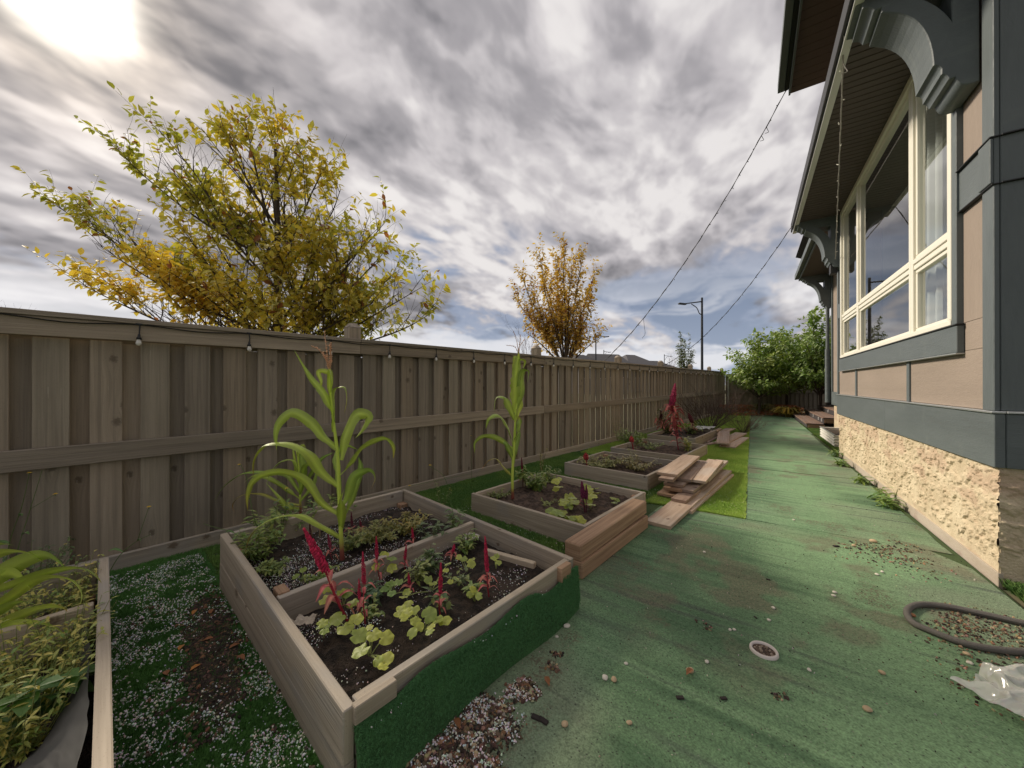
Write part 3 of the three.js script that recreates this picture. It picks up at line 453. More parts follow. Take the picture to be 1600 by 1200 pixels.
// ================================================================== RAISED BEDS
function raisedBed(name, label, [t0, t1, n0, n1], h, layers, mats, soilY, soilMat, seed, { divider, th = 0.038, soilF } = {}) {
  const g = thing(name, label, 'garden bed', FP((t0 + t1) / 2, (n0 + n1) / 2, 0), TF), L = t1 - t0, D = n1 - n0, r = rng(seed), lh = h / layers;
  for (let k = 0; k < layers; k++) {
    const y = lh * (k + 0.5), hh = lh - 0.004, j = () => (r() - 0.5) * 0.006;
    const put = (w, d, x, z, m) => { const b = mesh('board', cbox(w, hh, d, 0.004, seed * 10 + k * 4 + Math.round(r() * 99)), m, g); b.position.set(x + j(), y, z + j()); b.rotation.y = j(); b.rotation.z = w > d ? j() * 0.5 : 0; };
    put(th, D, -L / 2 + th / 2, 0, mats[Math.floor(r() * mats.length)]); put(th, D, L / 2 - th / 2, 0, mats[Math.floor(r() * mats.length)]);
    put(L - 2 * th - 0.014, th, 0, -D / 2 + th / 2 + 0.006, mats[Math.floor(r() * mats.length)]); put(L - 2 * th - 0.014, th, 0, D / 2 - th / 2 - 0.006, mats[Math.floor(r() * mats.length)]);
  }
  for (const [sx, sz] of [[-1, -1], [1, -1], [-1, 1], [1, 1]]) { const p = mesh('corner_post', cbox(0.07, soilY + 0.06 - (sx > 0 ? 0 : 0.03), 0.07, 0.004, seed), MC[1], g); p.position.set(sx * (L / 2 - th - 0.045), (soilY + 0.03) / 2, sz * (D / 2 - th - 0.05)); }
  if (divider !== undefined) { const d = mesh('divider', cbox(L - 2 * th - 0.02, 0.15, th, 0.004, seed + 3), MG[2], g); d.position.set(0, h - 0.09, divider - (n0 + n1) / 2); d.rotation.y = 0.01; }
  const s = mesh('soil', sheet(-L / 2 + th * 0.7, L / 2 - th * 0.7, -D / 2 + th * 0.7, D / 2 - th * 0.7, Math.round(L * 60), Math.round(D * 60), (x, z) => soilY + (fbm(x * 6 + seed, z * 6, 4, seed) - 0.5) * 0.05 + (fbm(x * 26, z * 26, 3, seed + 1) - 0.5) * 0.028 + (soilF ? soilF(x, z) : 0), 2), soilMat, g);
  return g;
}
const B = beds;
const soil1 = 0.235;
raisedBed('raised_bed', 'weathered bed at the left edge full of tall dry weeds', B.b0, 0.37, 2, [MG[0], MG[1]], 0.16, mSoil, 1, { divider: 1.38 });
const bigBed = raisedBed('raised_bed', 'large grey wooden bed split by a divider board, corn in its back half', B.b1, 0.375, 2, [MG[0], MG[1], MG[0]], soil1, mSoil, 2, { divider: 1.875, soilF: (x, z) => 0.02 * x });
bigBed.rotation.order = 'YXZ'; bigBed.rotation.x = 0.034; bigBed.position.y = -0.032;
raisedBed('raised_bed', 'pale wooden bed with one tall corn stalk and timbers along its side', B.b2, 0.2, 1, [MG[2], MG[0]], 0.115, mSoilDry, 3);
raisedBed('raised_bed', 'third wooden bed, low weeds inside, plank stack at its front corner', B.b3, 0.2, 1, [MG[2], MG[0]], 0.115, mSoilDry, 4);
raisedBed('raised_bed', 'fourth wooden bed with mostly bare soil, just past the plank stack', B.b4, 0.2, 1, [MG[2], MG[0]], 0.11, mSoilDry, 5);
raisedBed('raised_bed', 'farthest grey bed holding the big red amaranth', B.b5, 0.22, 1, [MG[1]], 0.15, mSoil, 6);

// loose blocks on the rim of the big bed
{ const a = single('wood_block', cbox(0.15, 0.06, 0.03, 0.003, 31), MG[1], 'short brown wood block fixed outside the rim near the front corner of the large bed', 'wood block', FP(-0.03, B.b1[3] + 0.02, 0.285), TF);
  const b = single('wood_block', cbox(0.10, 0.08, 0.036, 0.003, 33), MC[0], 'brown wood block on the rim of the large bed, above the green carpet skirt end', 'wood block', FP(1.12, B.b1[3] + 0.02, 0.272), TF);
  // small offcut inside by the divider
  single('wood_block', cbox(0.05, 0.12, 0.09, 0.003, 34), MC[0], 'small wood stake inside the large bed at the left end of its divider', 'wood block', FP(-0.05, 1.84, 0.275), TF); }
// carpet draped down the outer side of the big bed
{
  const n0 = B.b1[3] + 0.012, topF = t => 0.262 + 0.02 * Math.sin(t * 9 + 0.4) - 0.05 * Math.exp(-Math.pow((t - 0.95) / 0.12, 2)) - 0.03 * Math.exp(-Math.pow((t - 0.05) / 0.1, 2)) + (t > 1.08 ? 0.015 : 0);
  const NX = 110, NY = 26, p = [], uv = [], idx = [];
  const pt = (i, j, off) => { const t = lerp(-0.10, 1.245, i / NX), s = j / NY, y = lerp(topF(t), 0.014, s), bulge = 0.016 * Math.sin(s * 3.1) + 0.010 * fbm(t * 5, s * 3, 3, 9) + 0.02 * Math.pow(s, 4) + 0.012 * Math.sin(t * 7 + 1) * s; return [t, y + (fbm(t * 60, s * 40, 2, 4) - 0.5) * 0.004, n0 + bulge + off + (fbm(t * 80, s * 60, 2, 3) - 0.5) * 0.004]; };
  const row = (NX + 1);
  for (const off of [0.014, 0]) for (let j = 0; j <= NY; j++) for (let i = 0; i <= NX; i++) { const q = pt(i, j, off); p.push(...q); uv.push(q[0], q[1]); }
  const Lr = row * (NY + 1);
  for (let j = 0; j < NY; j++) for (let i = 0; i < NX; i++) { const a = j * row + i; idx.push(a, a + row, a + 1, a + 1, a + row, a + row + 1); const b = a + Lr; idx.push(b, b + 1, b + row, b + 1, b + row + 1, b + row); }
  for (let i = 0; i < NX; i++) idx.push(i, i + 1, i + Lr, i + 1, i + 1 + Lr, i + Lr);
  for (let j = 0; j < NY; j++) for (const c of [0, NX]) { const a = j * row + c; idx.push(a, a + Lr, a + row, a + row, a + Lr, a + row + Lr); }
  const m = single('carpet_skirt', geoOf(p, null, uv, idx), std({ map: tex(512, 512, (u, v, i, j) => { const m = 0.6 + 0.55 * h2(i, j, 5) + 0.35 * (vn(u * 128, v * 128, 6, 128, 128) - 0.5) + 0.5 * (fbm(u * 6, v * 6, 4, 8, 6, 6) - 0.5); return [0.058 * m, 0.165 * m, 0.050 * m]; }, true, [1.3, 1.3]), bumpMap: fibreBump, bumpScale: 0.006, roughness: 1 }), 'dark green carpet offcut hung along the outer side of the large bed', 'carpet', F0.clone(), TF);
  const r = rng(77), ms = []; for (let i = 0; i < 5200; i++) { const q = pt(r() * NX, NY * Math.pow(r(), 2.2) * 0.9, 0.014); ms.push(M4(V(q[0], q[1], q[2]), [r() * 2 + 0.6, r() * 6.28, 0], [0.6, 0.35, 0.6])); }
  instances('pile', bladeCluster(9, 0.018), std({ color: lin(0.085, 0.22, 0.08), roughness: 1, side: THREE.DoubleSide }), ms, null, m);
}
// two timbers lying one on the other beside the second bed
{
  const tim = (y, k, label, dn) => { const L = 1.2, g = cbox(L, 0.118, 0.135, 0.008, k), p = g.attributes.position; for (let i = 0; i < p.count; i++) { const x = p.getX(i); p.setY(i, p.getY(i) + (p.getY(i) > 0 ? 0 : 0.006) * Math.sin(x * 5)); } const m = single('timber', g, MC[0], label, 'timber', FP(2.13, 2.535 + dn, y), TF + 0.005 * k, 'timbers beside the second bed'); return m; };
  tim(0.072, 1, 'lower square cedar timber lying on the carpet beside the second bed', 0.012); const u = tim(0.196, 2, 'upper square cedar timber resting on another beside the second bed', 0); u.rotation.z = 0.012;
}
// loose planks
function plank(label, a, b, W, y0, y1, mat, k, group = 'loose planks on the turf') {
  const d = b.clone().sub(a), L = Math.hypot(d.x, d.z); const m = single('plank', cbox(L, 0.036, W, 0.004, k), mat, label, 'plank', V((a.x + b.x) / 2, (y0 + y1) / 2 - 0.018, (a.z + b.z) / 2), 0, group);
  m.rotation.order = 'YXZ'; m.rotation.y = Math.atan2(-d.z, d.x); m.rotation.z = Math.atan2(y1 - y0, L); return m;
}
plank('longest pale plank at the bottom of the near stack, lowest and nearest', G(1027, 817, 0.05), G(1129, 733, 0.10), 0.235, 0.05, 0.10, MP[0], 1);
plank('long plank under the longest pale plank, only its far end showing', G(1070, 800, 0.02), G(1138, 739, 0.06), 0.14, 0.045, 0.055, MP[0], 2);
plank('short dark grey plank offcut, lower one on the long plank', G(1060, 780, 0.10), G(1083, 764, 0.10), 0.16, 0.10, 0.11, MP[3], 3);
plank('short dark grey plank offcut, upper one with a pale chip on its end', G(1071, 764, 0.15), G(1094, 748, 0.15), 0.17, 0.145, 0.155, MP[3], 4);
plank('pale wide plank on top in the middle of the near stack', G(1088, 749, 0.22), G(1118, 718.5, 0.22), 0.205, 0.215, 0.225, MP[2], 5);
plank('thin plank edge showing below the pale middle plank', G(1096, 748, 0.17), G(1128, 720, 0.17), 0.17, 0.175, 0.185, MP[0], 6);
plank('grey brown plank between the top left plank and the middle plank', G(1066, 748, 0.22), G(1093, 719, 0.22), 0.20, 0.225, 0.225, MP[3], 7);
plank('pinkish brown plank lying topmost at the upper left of the near stack', G(1042, 739, 0.30), G(1080, 711, 0.30), 0.235, 0.30, 0.30, MP[0], 8);
plank('dark plank directly below the topmost pinkish plank', G(1040, 749, 0.25), G(1078, 718, 0.25), 0.16, 0.262, 0.262, MP[3], 9);
plank('lower dark plank inside the near stack', G(1052, 756, 0.18), G(1088, 724, 0.18), 0.22, 0.185, 0.185, MP[3], 10);
plank('dark brown plank near the ground inside the near stack', G(1050, 766, 0.12), G(1090, 732, 0.12), 0.2, 0.145, 0.145, MC[1], 11);
plank('red brown short block end under the near stack beside the third bed', G(1040, 772, 0.07), G(1064, 756, 0.07), 0.2, 0.075, 0.075, MC[0], 12);
// far heap of boards by the last bed
plank('flat pink grey board at the right of the far heap', G(1136, 697, 0.05), G(1159, 682.5, 0.05), 0.30, 0.045, 0.05, MP[2], 21);
plank('pink grey board behind, under the crossing dark board in the far heap', G(1125, 691, 0.08), G(1158, 676.5, 0.08), 0.26, 0.07, 0.09, MP[0], 22);
plank('dark purplish board lying crossways on top of the far heap', G(1129, 691, 0.16), G(1131.5, 674, 0.16), 0.24, 0.15, 0.17, MP[1], 23);
plank('long tan board leaning along the side of the farthest bed', G(1088, 688, 0.1), G(1125, 669.5, 0.16), 0.09, 0.12, 0.17, MP[0], 24);
plank('second tan board in the far heap beside the farthest bed', G(1097, 689, 0.05), G(1138, 670, 0.1), 0.12, 0.07, 0.12, MP[1], 25);
plank('dark thin board on the turf at the left of the far heap', G(1104, 690, 0.05), G(1124, 680, 0.05), 0.10, 0.05, 0.06, MP[3], 26);
plank('short dark offcut at the near left end of the far heap', G(1103, 694, 0.03), G(1119, 692, 0.03), 0.16, 0.04, 0.045, MP[3], 27);
plank('grey tan board reaching farthest back in the far heap', G(1126, 677, 0.08), G(1146, 670, 0.1), 0.12, 0.09, 0.12, MP[2], 28);

// ================================================================== HOSE, DRAIN, PLASTIC, DEBRIS
{ const pts = [[1700, 990], [1600, 973.5], [1540, 960], [1480, 947.5], [1440, 944], [1421, 949], [1417, 960], [1428, 974], [1455, 986], [1500, 1003], [1545, 1013], [1600, 1018], [1680, 1018]].map(([x, y]) => G(x, y, 0.03));
  single('garden_hose', tube(crv(pts, 90), 0.0165, 0.0165, 10), std({ color: lin(0.135, 0.122, 0.105), roughness: 0.75, bumpMap: noiseBump, bumpScale: 0.002 }), 'thick grey brown hose looped on the green carpet at right', 'hose'); }
{ const c = G(1193, 1017, 0.014), g = thing('drain_pipe', 'round white pipe mouth set in the green carpet, half full of gravel', 'drain', c), r = rng(4);
  const pr = [[0.048, 0.003], [0.05, 0.012], [0.057, 0.014], [0.061, 0.008], [0.062, 0.0]].map(q => new THREE.Vector2(...q));
  mesh('rim', new THREE.LatheGeometry(pr, 40), std({ color: lin(0.62, 0.55, 0.5), roughness: 0.5 }), g);
  mesh('mouth', new THREE.CircleGeometry(0.05, 30).rotateX(-Math.PI / 2).translate(0, 0.003, 0), std({ color: lin(0.06, 0.04, 0.03), roughness: 1 }), g);
  const gg = []; for (let i = 0; i < 60; i++) { const a = r() * 6.28, d = 0.045 * Math.sqrt(r()), s = 0.003 + 0.005 * r(); const o = new THREE.IcosahedronGeometry(s, 0); o.translate(Math.cos(a) * d - 0.004, 0.004, Math.sin(a) * d + 0.006); gg.push(colorize(o, mix3([0.10, 0.06, 0.04], [0.42, 0.34, 0.26], r() * r()))); }
  mesh('gravel', merge(gg), plainV, g).userData.kind = 'stuff'; }
{ // crumpled clear plastic sheet
  const o = G(1572, 1098, 0.012), g = sheet(-0.13, 0.36, -0.10, 0.24, 130, 100, (x, z) => { const d = Math.max(Math.abs(x - 0.12) / 0.3, Math.abs(z - 0.05) / 0.21), ridge = Math.abs(fbm(x * 9 + 3, z * 9, 2, 61) - 0.5) * 2, c = fbm(x * 3, z * 3, 3, 66); return [x + (fbm(z * 9, x * 4, 3, 62) - 0.5) * 0.12, 0.004 + 0.12 * Math.max(0, 1 - d * d * 0.8) * Math.pow(1 - ridge, 1.2) * c * 1.6 + 0.006 * Math.abs(fbm(x * 26, z * 26, 3, 67) - 0.5), z + (fbm(x * 9, z * 3, 3, 63) - 0.5) * 0.12]; });
  single('plastic_sheet', g, new THREE.MeshPhysicalMaterial({ color: lin(0.92, 0.9, 0.86), roughness: 0.12, transmission: 0.6, thickness: 0, side: THREE.DoubleSide }), 'crumpled whitish clear plastic sheet on the ground at lower right', 'plastic sheet', o); }

const grainGeo = [0, 1, 2].map(k => { const g = new THREE.IcosahedronGeometry(1, 0), p = g.attributes.position, r = rng(k + 40); for (let i = 0; i < p.count; i++) { const q = h2(Math.round(p.getX(i) * 9), Math.round(p.getY(i) * 9), k) * 0.5 + 0.7; p.setXYZ(i, p.getX(i) * q, p.getY(i) * q * 0.8, p.getZ(i) * q); } g.computeVertexNormals(); return g; });
const mGrain = std({ roughness: 0.95 });
function scatter(name, label, cat, seed, n, pick, s0, s1, cols) { const r = rng(seed), ms = [], cs = []; let g = 0; while (ms.length < n && g++ < n * 12) { const q = pick(r); if (!q) continue; const s = lerp(s0, s1, Math.pow(r(), 2)); ms.push(M4(q, [r() * 6, r() * 6, r() * 6], [s, s * (0.6 + 0.5 * r()), s * (0.7 + 0.6 * r())])); cs.push(cols[Math.floor(r() * cols.length)].map(k => k * (0.8 + 0.4 * r()))); } const m = instances(name, grainGeo[seed % 3], mGrain, ms, cs); tag(m, label, cat); return m; }
const PERL = [[0.78, 0.76, 0.72], [0.72, 0.70, 0.66], [0.66, 0.63, 0.58]], EARTH = [[0.03, 0.02, 0.015], [0.055, 0.036, 0.026], [0.10, 0.06, 0.04], [0.16, 0.10, 0.06]], CHIP = [[0.20, 0.11, 0.06], [0.30, 0.2, 0.12], [0.4, 0.31, 0.2], [0.09, 0.055, 0.04]];
// spilled earth between the two left beds
const spill = (t, n) => { const a = (t + 0.26 + 0.10 * (n - 1.4)) / 0.13, b = (n - 1.55) / 0.72; return Math.max(0, 1 - a * a - b * b) * 1.1 + (fbm(t * 14, n * 14, 4, 700) - 0.5) * 0.9 - 0.15; };
struct('spilled_soil', sheet(-0.5, -0.13, 0.7, 2.6, 60, 260, (t, n) => { const s = spill(t, n); return 0.004 - 0.02 + 0.04 * sst(-0.1, 0.4, s) + 0.01 * (fbm(t * 40, n * 40, 3, 5) - 0.5); }, 3), mSoil, F0, TF);
scatter('spilled_soil', 'crumbs of dark earth spilled on the turf between the two left beds', 'soil', 302, 2600, r => { const t = lerp(-0.55, -0.12, r()), n = lerp(0.8, 2.6, r()); return spill(t, n) > r() * 0.5 - 0.1 ? FP(t, n, 0.016 + 0.008 * r()) : null; }, 0.003, 0.012, EARTH.concat(EARTH, CHIP.slice(0, 1))).userData.kind = 'stuff';
scatter('perlite', 'white perlite grains over the dark turf between the two left beds', 'perlite', 303, 11000, r => { const t = lerp(-0.62, -0.13, r()), n = lerp(0.15, 3.0, r()); const s = spill(t, n), q = fbm(t * 9, n * 9, 4, 711); const edge = Math.exp(-Math.pow((s - 0.02) / 0.22, 2)), seam = Math.exp(-Math.pow((n - 1.19 - 0.25 * (t + 0.4)) / 0.03, 2)); const pr = sst(0.46, 0.62, q) * 0.75 + edge * 0.7 * sst(0.4, 0.55, fbm(t * 20, n * 20, 3, 712)) + seam * 0.7; return r() < pr ? FP(t, n, 0.014 + 0.010 * r()) : null; }, 0.0026, 0.0064, PERL).userData.kind = 'stuff';
// perlite in the big bed, in soil pockets
scatter('perlite', 'white perlite specks in the dark soil of the large divided bed', 'perlite', 306, 4200, r => { const t = lerp(-0.07, 1.16, r()), n = lerp(0.94, 2.77, r()); const q = fbm(t * 6, n * 6, 4, 721), left = sst(0.9, 0.0, t); return r() < sst(0.42, 0.66, q) * (0.35 + 0.65 * left) ? FP(t, n, soil1 + 0.02 * (t - 0.545) + (fbm((t - 0.545) * 6 + 2, (n - 1.85) * 6, 4, 2) - 0.5) * 0.05 + 0.005) : null; }, 0.002, 0.0045, PERL).userData.kind = 'stuff';
// perlite and chips on the carpet beside the big bed
const blob = (p, c, R) => Math.exp(-((p.x - c.x) ** 2 + (p.z - c.z) ** 2) / (R * R));
const c1 = FP(0.36, 2.87), c1b = FP(0.56, 2.88), c1c = FP(0.15, 2.92);
const patch1 = p => Math.max(blob(p, c1, 0.17), blob(p, c1b, 0.09), blob(p, c1c, 0.2)) * (0.5 + fbm(p.x * 16, p.z * 16, 3, 731));
scatter('debris', 'dark earth and bark crumbs on the carpet beside the carpet skirt', 'debris', 307, 3200, r => { const p = V(c1.x + (r() - 0.5) * 0.8, 0.018, c1.z + (r() - 0.5) * 0.8); return patch1(p) > 0.42 + 0.3 * r() ? p : null; }, 0.003, 0.013, EARTH.concat(CHIP)).userData.kind = 'stuff';
scatter('perlite', 'white perlite heap on the carpet beside the carpet skirt', 'perlite', 309, 2000, r => { const p = V(c1.x + (r() - 0.5) * 0.9, 0.022, c1.z + (r() - 0.5) * 0.9); return patch1(p) > 0.40 + 0.35 * r() && fbm(p.x * 25, p.z * 25, 3, 733) > 0.47 ? p : null; }, 0.0022, 0.006, PERL).userData.kind = 'stuff';
// chips by the wall, inside the hose and specks over the carpet
const dp = [[1390, 880, 0.35, 1], [1420, 862, 0.25, 0.8], [1375, 862, 0.2, 0.6], [1560, 990, 0.30, 1], [1590, 1040, 0.35, 1.1], [1620, 1010, 0.3, 1], [1500, 985, 0.2, 0.7], [1460, 960, 0.15, 0.5], [1100, 985, 0.09, 0.55], [1210, 1090, 0.08, 0.6], [860, 1050, 0.07, 0.8], [870, 1025, 0.05, 0.6], [1590, 1090, 0.3, 1]].map(([x, y, R, w]) => [G(x, y, 0), R, w]);
const dens = p => { let d = 0; for (const [c, R, w] of dp) d = Math.max(d, blob(p, c, R) * w); return d; };
scatter('debris', 'brown bark chips and crumbs on the carpet by the house and inside the hose loop', 'debris', 310, 2300, r => { const [c, R] = dp[Math.floor(r() * dp.length)], p = V(c.x + (r() + r() - 1) * R * 1.6, 0.016, c.z + (r() + r() - 1) * R * 1.6); return houseTN(p)[1] > 0.03 && dens(p) * fbm(p.x * 12, p.z * 12, 4, 741) > 0.20 + 0.14 * r() ? p : null; }, 0.002, 0.010, CHIP.concat(EARTH)).userData.kind = 'stuff';
scatter('debris', 'tiny dark and pale specks scattered over the whole green carpet', 'debris', 311, 2600, r => { const p = HP(lerp(-4, 3, r()), lerp(0.06, 2.3, r()), 0.016); return p; }, 0.0012, 0.0045, [[0.02, 0.016, 0.012], [0.05, 0.03, 0.02], [0.35, 0.31, 0.23], [0.5, 0.46, 0.36], [0.12, 0.08, 0.05]]).userData.kind = 'stuff';
scatter('perlite', 'pale grains on the bright turf and around the near plank stack', 'perlite', 312, 1500, r => { const p = FP(lerp(1.3, 4.6, r()), lerp(0.9, 3.5, r()), 0.026); const [ht, hn] = houseTN(p); return clearOfBeds(p) && hn > 1.45 && (ht > 0.47 || hn > 2.36) ? p : null; }, 0.002, 0.005, [[0.7, 0.7, 0.5], [0.6, 0.58, 0.42]]).userData.kind = 'stuff';
// pebbles one can count
{
  const list = [[886, 977, 0.016, 0, 'white rounded pebble beside the perlite heap, near the carpet skirt'], [882, 968, 0.010, 2, null], [945, 1058, 0.013, 0, 'pale round pebble left of a tan one on the front carpet'], [959, 1061, 0.014, 1, 'tan pebble beside a pale round one on the front carpet'], [883, 1130, 0.013, 1, null], [983, 1128, 0.010, 1, null], [1078, 1046, 0.015, 1, 'flat tan stone chip in the middle of the front carpet'], [1104, 1033, 0.009, 0, null], [1302, 930, 0.010, 0, null], [1304, 925, 0.011, 0, null], [1208, 949, 0.010, 0, null], [1201, 968, 0.009, 0, null], [1264, 1046, 0.009, 0, null], [1378, 1050, 0.012, 1, 'single cream pebble on the carpet below the hose loop'], [1355, 1107, 0.014, 1, 'brown flat chip at the lower right of the carpet'], [1147, 983, 0.008, 0, null], [1140, 983, 0.008, 0, null], [978, 1036, 0.008, 0, null], [870, 994, 0.008, 0, null], [1370, 897, 0.012, 0, null], [1378, 893, 0.010, 0, null], [1334, 852, 0.014, 1, null], [1364, 845, 0.022, 1, 'flat pale chip lying on the carpet seam by the house'], [1423, 960, 0.016, 2, 'orange brown stone inside the left end of the hose loop'], [1510, 1021, 0.012, 1, null], [1515, 1035, 0.011, 0, null], [1100, 862, 0.010, 0, null], [1240, 812, 0.010, 0, null]];
  for (const [x, y, s, k, lab] of list) { const g = new THREE.IcosahedronGeometry(s, 2), p = g.attributes.position; for (let i = 0; i < p.count; i++) { const q = 0.8 + 0.4 * vn(p.getX(i) / s * 1.2 + x, p.getZ(i) / s * 1.2 + y, 5); p.setXYZ(i, p.getX(i) * q * 1.15, p.getY(i) * 0.62 * q, p.getZ(i) * q); } g.computeVertexNormals();
    single('pebble', g, std({ color: lin(...[[0.62, 0.57, 0.48], [0.45, 0.33, 0.20], [0.36, 0.16, 0.07]][k]), roughness: 0.8 }), lab || 'small pale pebble lying loose on the green carpet', 'pebble', G(x, y, 0.014 + s * 0.5), h2(x, y, 1) * 6, lab ? undefined : 'loose pale pebbles'); }
  for (const [x, y, s] of [[1062 + 0, 1089, 0.016], [1130, 1090, 0.014], [1306, 853, 0.022], [1343, 857, 0.02], [1329, 846, 0.014], [849, 1125, 0.02], [838, 1120, 0.02], [1200, 905, 0.012], [1180, 964, 0.01]]) single('bark_chip', cbox(s * 2, s * 0.5, s, 0.002, 3), std({ color: lin(0.03, 0.022, 0.018), roughness: 0.9 }), 'dark bark chip lying loose on the green carpet', 'bark chip', G(x, y, 0.018), h2(x, y, 2) * 6, 'dark bark chips');
}
// fallen leaves
{
  const LV = [[304, 955, 0, 'orange leaf on the dark turf near the fence kickboard'], [660 / 2 + 0, 954, 1, 'orange leaf on the spilled soil, uppermost'], [325, 997, 1, 'rust leaf on the spilled soil, middle'], [307, 1040, 0, 'yellow orange leaf left of the spilled soil'], [284, 1009, 0, 'small orange leaf on the turf seam'], [260, 1049, 1, 'brown leaf on the turf, lowest of the left strip'], [367, 1007, 1, 'rust leaf at the right edge of the spilled soil'], [378, 1025, 1, 'curled brown leaf against the large bed'], [730, 1074, 1, 'brown leaf at the top of the perlite heap'], [693, 1103, 1, 'tan leaf at the left of the perlite heap'], [715, 1127, 1, 'orange leaf low in the perlite heap'], [855, 1061, 1, 'dry leaf scrap on the carpet by the pebbles'], [1077, 1047, 1, 'tan dry leaf on the middle of the carpet']];
  for (const [x, y, k, lab] of LV) { const g = leafGeo(0.05, 0.028, k ? [0.30, 0.12, 0.04] : [0.48, 0.20, 0.04], 0.25, 0.5); g.translate(-0.025, 0, 0); const m = single('fallen_leaf', g, petalMat, lab, 'leaf', G(x, y, 0.034), h2(x, y, 3) * 6); m.rotation.z = 0.15; }
}
// corrugated planter by the house wall, deck steps
{
  const g = thing('metal_planter', 'low corrugated galvanised planter against the house wall', 'planter', HP(6.4, -0.08), TH), pr = []; const N = 40;
  const side = (L, nm) => { const geo = sheet(0, L, 0, 0.27, 2, N, (x, y) => [x, y, 0.012 * Math.sin(y / 0.27 * Math.PI * 2 * 4.5)]); return geo; };
  const m = std({ color: lin(0.72, 0.70, 0.64), roughness: 0.4, metalness: 0.15 });
  const a = mesh('side_panel', side(1.9), m, g); a.position.set(0, 0, 0);
  const b = mesh('side_panel', side(0.42), m, g); b.rotation.y = -Math.PI / 2; const c = mesh('side_panel', side(0.42), m, g); c.rotation.y = -Math.PI / 2; c.position.x = 1.9; const d = mesh('side_panel', side(1.9), m, g); d.position.z = 0.42;
  const e = mesh('rim', cbox(1.94, 0.02, 0.03, 0.004, 3), mMetal, g); e.position.set(0.95, 0.275, 0); mesh('soil', sheet(0.02, 1.88, 0.02, 0.4, 4, 4, () => 0.22), mSoil, g);
}
{
  const s = thing('wooden_steps', 'dark wooden deck steps with small riser lights beside the house', 'steps', HP(10.4, 0), TH), mDeck = woodMat(wPlank, [0.42, 0.36, 0.34]), mRis = std({ color: lin(0.045, 0.04, 0.042), roughness: 0.6 }), mLit = std({ color: lin(0.75, 0.75, 0.72), roughness: 0.3 });
  [[0.0, 0.17], [-0.42, 0.345], [-0.85, 0.52], [-1.25, 0.69]].forEach(([n, y], i) => {
    const L = 4.9 - i * 0.15, x0 = i * 0.2;
    for (let k = 0; k < 3; k++) { const b = mesh('tread', cbox(L, 0.034, 0.134, 0.004, 60 + k), mDeck, s); b.position.set(x0 + L / 2, y - 0.017, 0.065 + k * 0.139 - n); }
    const rr = mesh('riser', cbox(L - 0.02, 0.165, 0.03, 0.003, 4), mRis, s); rr.position.set(x0 + L / 2, y - 0.12, 0.03 - n);
    const en = mesh('end_board', cbox(0.03, 0.13, 0.40, 0.003, 5), MC[0], s); en.position.set(x0 + 0.012, y - 0.105, 0.24 - n);
    if (i) for (const [fx, dy] of [[1.0, 0], [1.0, 0.05], [0.35, 0], [0.35, 0.05], [2.2, 0], [2.2, 0.05]]) { const l = mesh('step_light', new THREE.CylinderGeometry(0.028, 0.028, 0.012, 12).rotateX(Math.PI / 2), mLit, s); l.position.set(x0 + fx, y - 0.13 + dy, 0.008 - n); }
  });
}

// ================================================================== LIGHT STRINGS
{ // bulbs along the fence cap
  const s = thing('string_lights', 'black cable with hanging clear bulbs along the cap of the side fence', 'string lights', F0.clone(), TF), r = rng(12), pts = [];
  const bulbG = new THREE.LatheGeometry([[0, -0.046], [0.010, -0.043], [0.0165, -0.033], [0.0165, -0.022], [0.011, -0.008], [0.009, 0]].map(q => new THREE.Vector2(...q)), 14), sockG = new THREE.LatheGeometry([[0.0001, 0.034], [0.007, 0.034], [0.0085, 0.014], [0.0145, 0.008], [0.0145, -0.004], [0.0001, -0.005]].map(q => new THREE.Vector2(...q)), 14), glowM = new THREE.MeshPhysicalMaterial({ color: lin(0.92, 0.9, 0.84), roughness: 0.15, transmission: 0.35, thickness: 0, ior: 1.5 }), filM = std({ color: lin(0.75, 0.62, 0.35), roughness: 0.4 });
  const rise = t => 0.0068 * t;
  let k = 0;
  for (let t = -2.45; t < 19.2; t += 0.664 + (r() - 0.5) * 0.05) {
    const tt = t, y = 1.797 + rise(t); if (k) pts.push(V(t - 0.33, y - 0.014 - 0.012 * r(), 0.052)); pts.push(V(t, y, 0.056));
    const so = mesh('socket', sockG, mBlack, s); so.position.set(tt, y - 0.105, 0.062); so.rotation.z = (r() - 0.5) * 0.25;
    const st = mesh('drop_cable', tube([V(0, 0.03, 0), V((r() - 0.5) * 0.012, 0.065, 0), V(0, 0.105, -0.006)], 0.0042, 0.0042, 5), mBlack, so);
    const bu = mesh('bulb', bulbG, glowM, so); bu.position.y = -0.005; const fi = mesh('filament', tube([V(0, -0.008, 0), V(0.005, -0.02, 0), V(-0.004, -0.03, 0.002), V(0, -0.012, 0)], 0.0022, 0.0022, 4), filM, so);
    const cl = mesh('clip', cbox(0.035, 0.014, 0.012, 0.002, 3), mBlack, s); cl.position.set(tt, y + 0.004, 0.054); k++;
  }
  mesh('cable', tube(crv(pts, 260), 0.0042, 0.0042, 5), mBlack, s);
}
function sagging(a, b, sag, n = 60) { const q = []; for (let i = 0; i <= n; i++) { const s = i / n, p = a.clone().lerp(b, s); p.y -= sag * 4 * s * (1 - s); q.push(p); } return q; }
const miniBulb = new THREE.CylinderGeometry(0.004, 0.006, 0.026, 6);
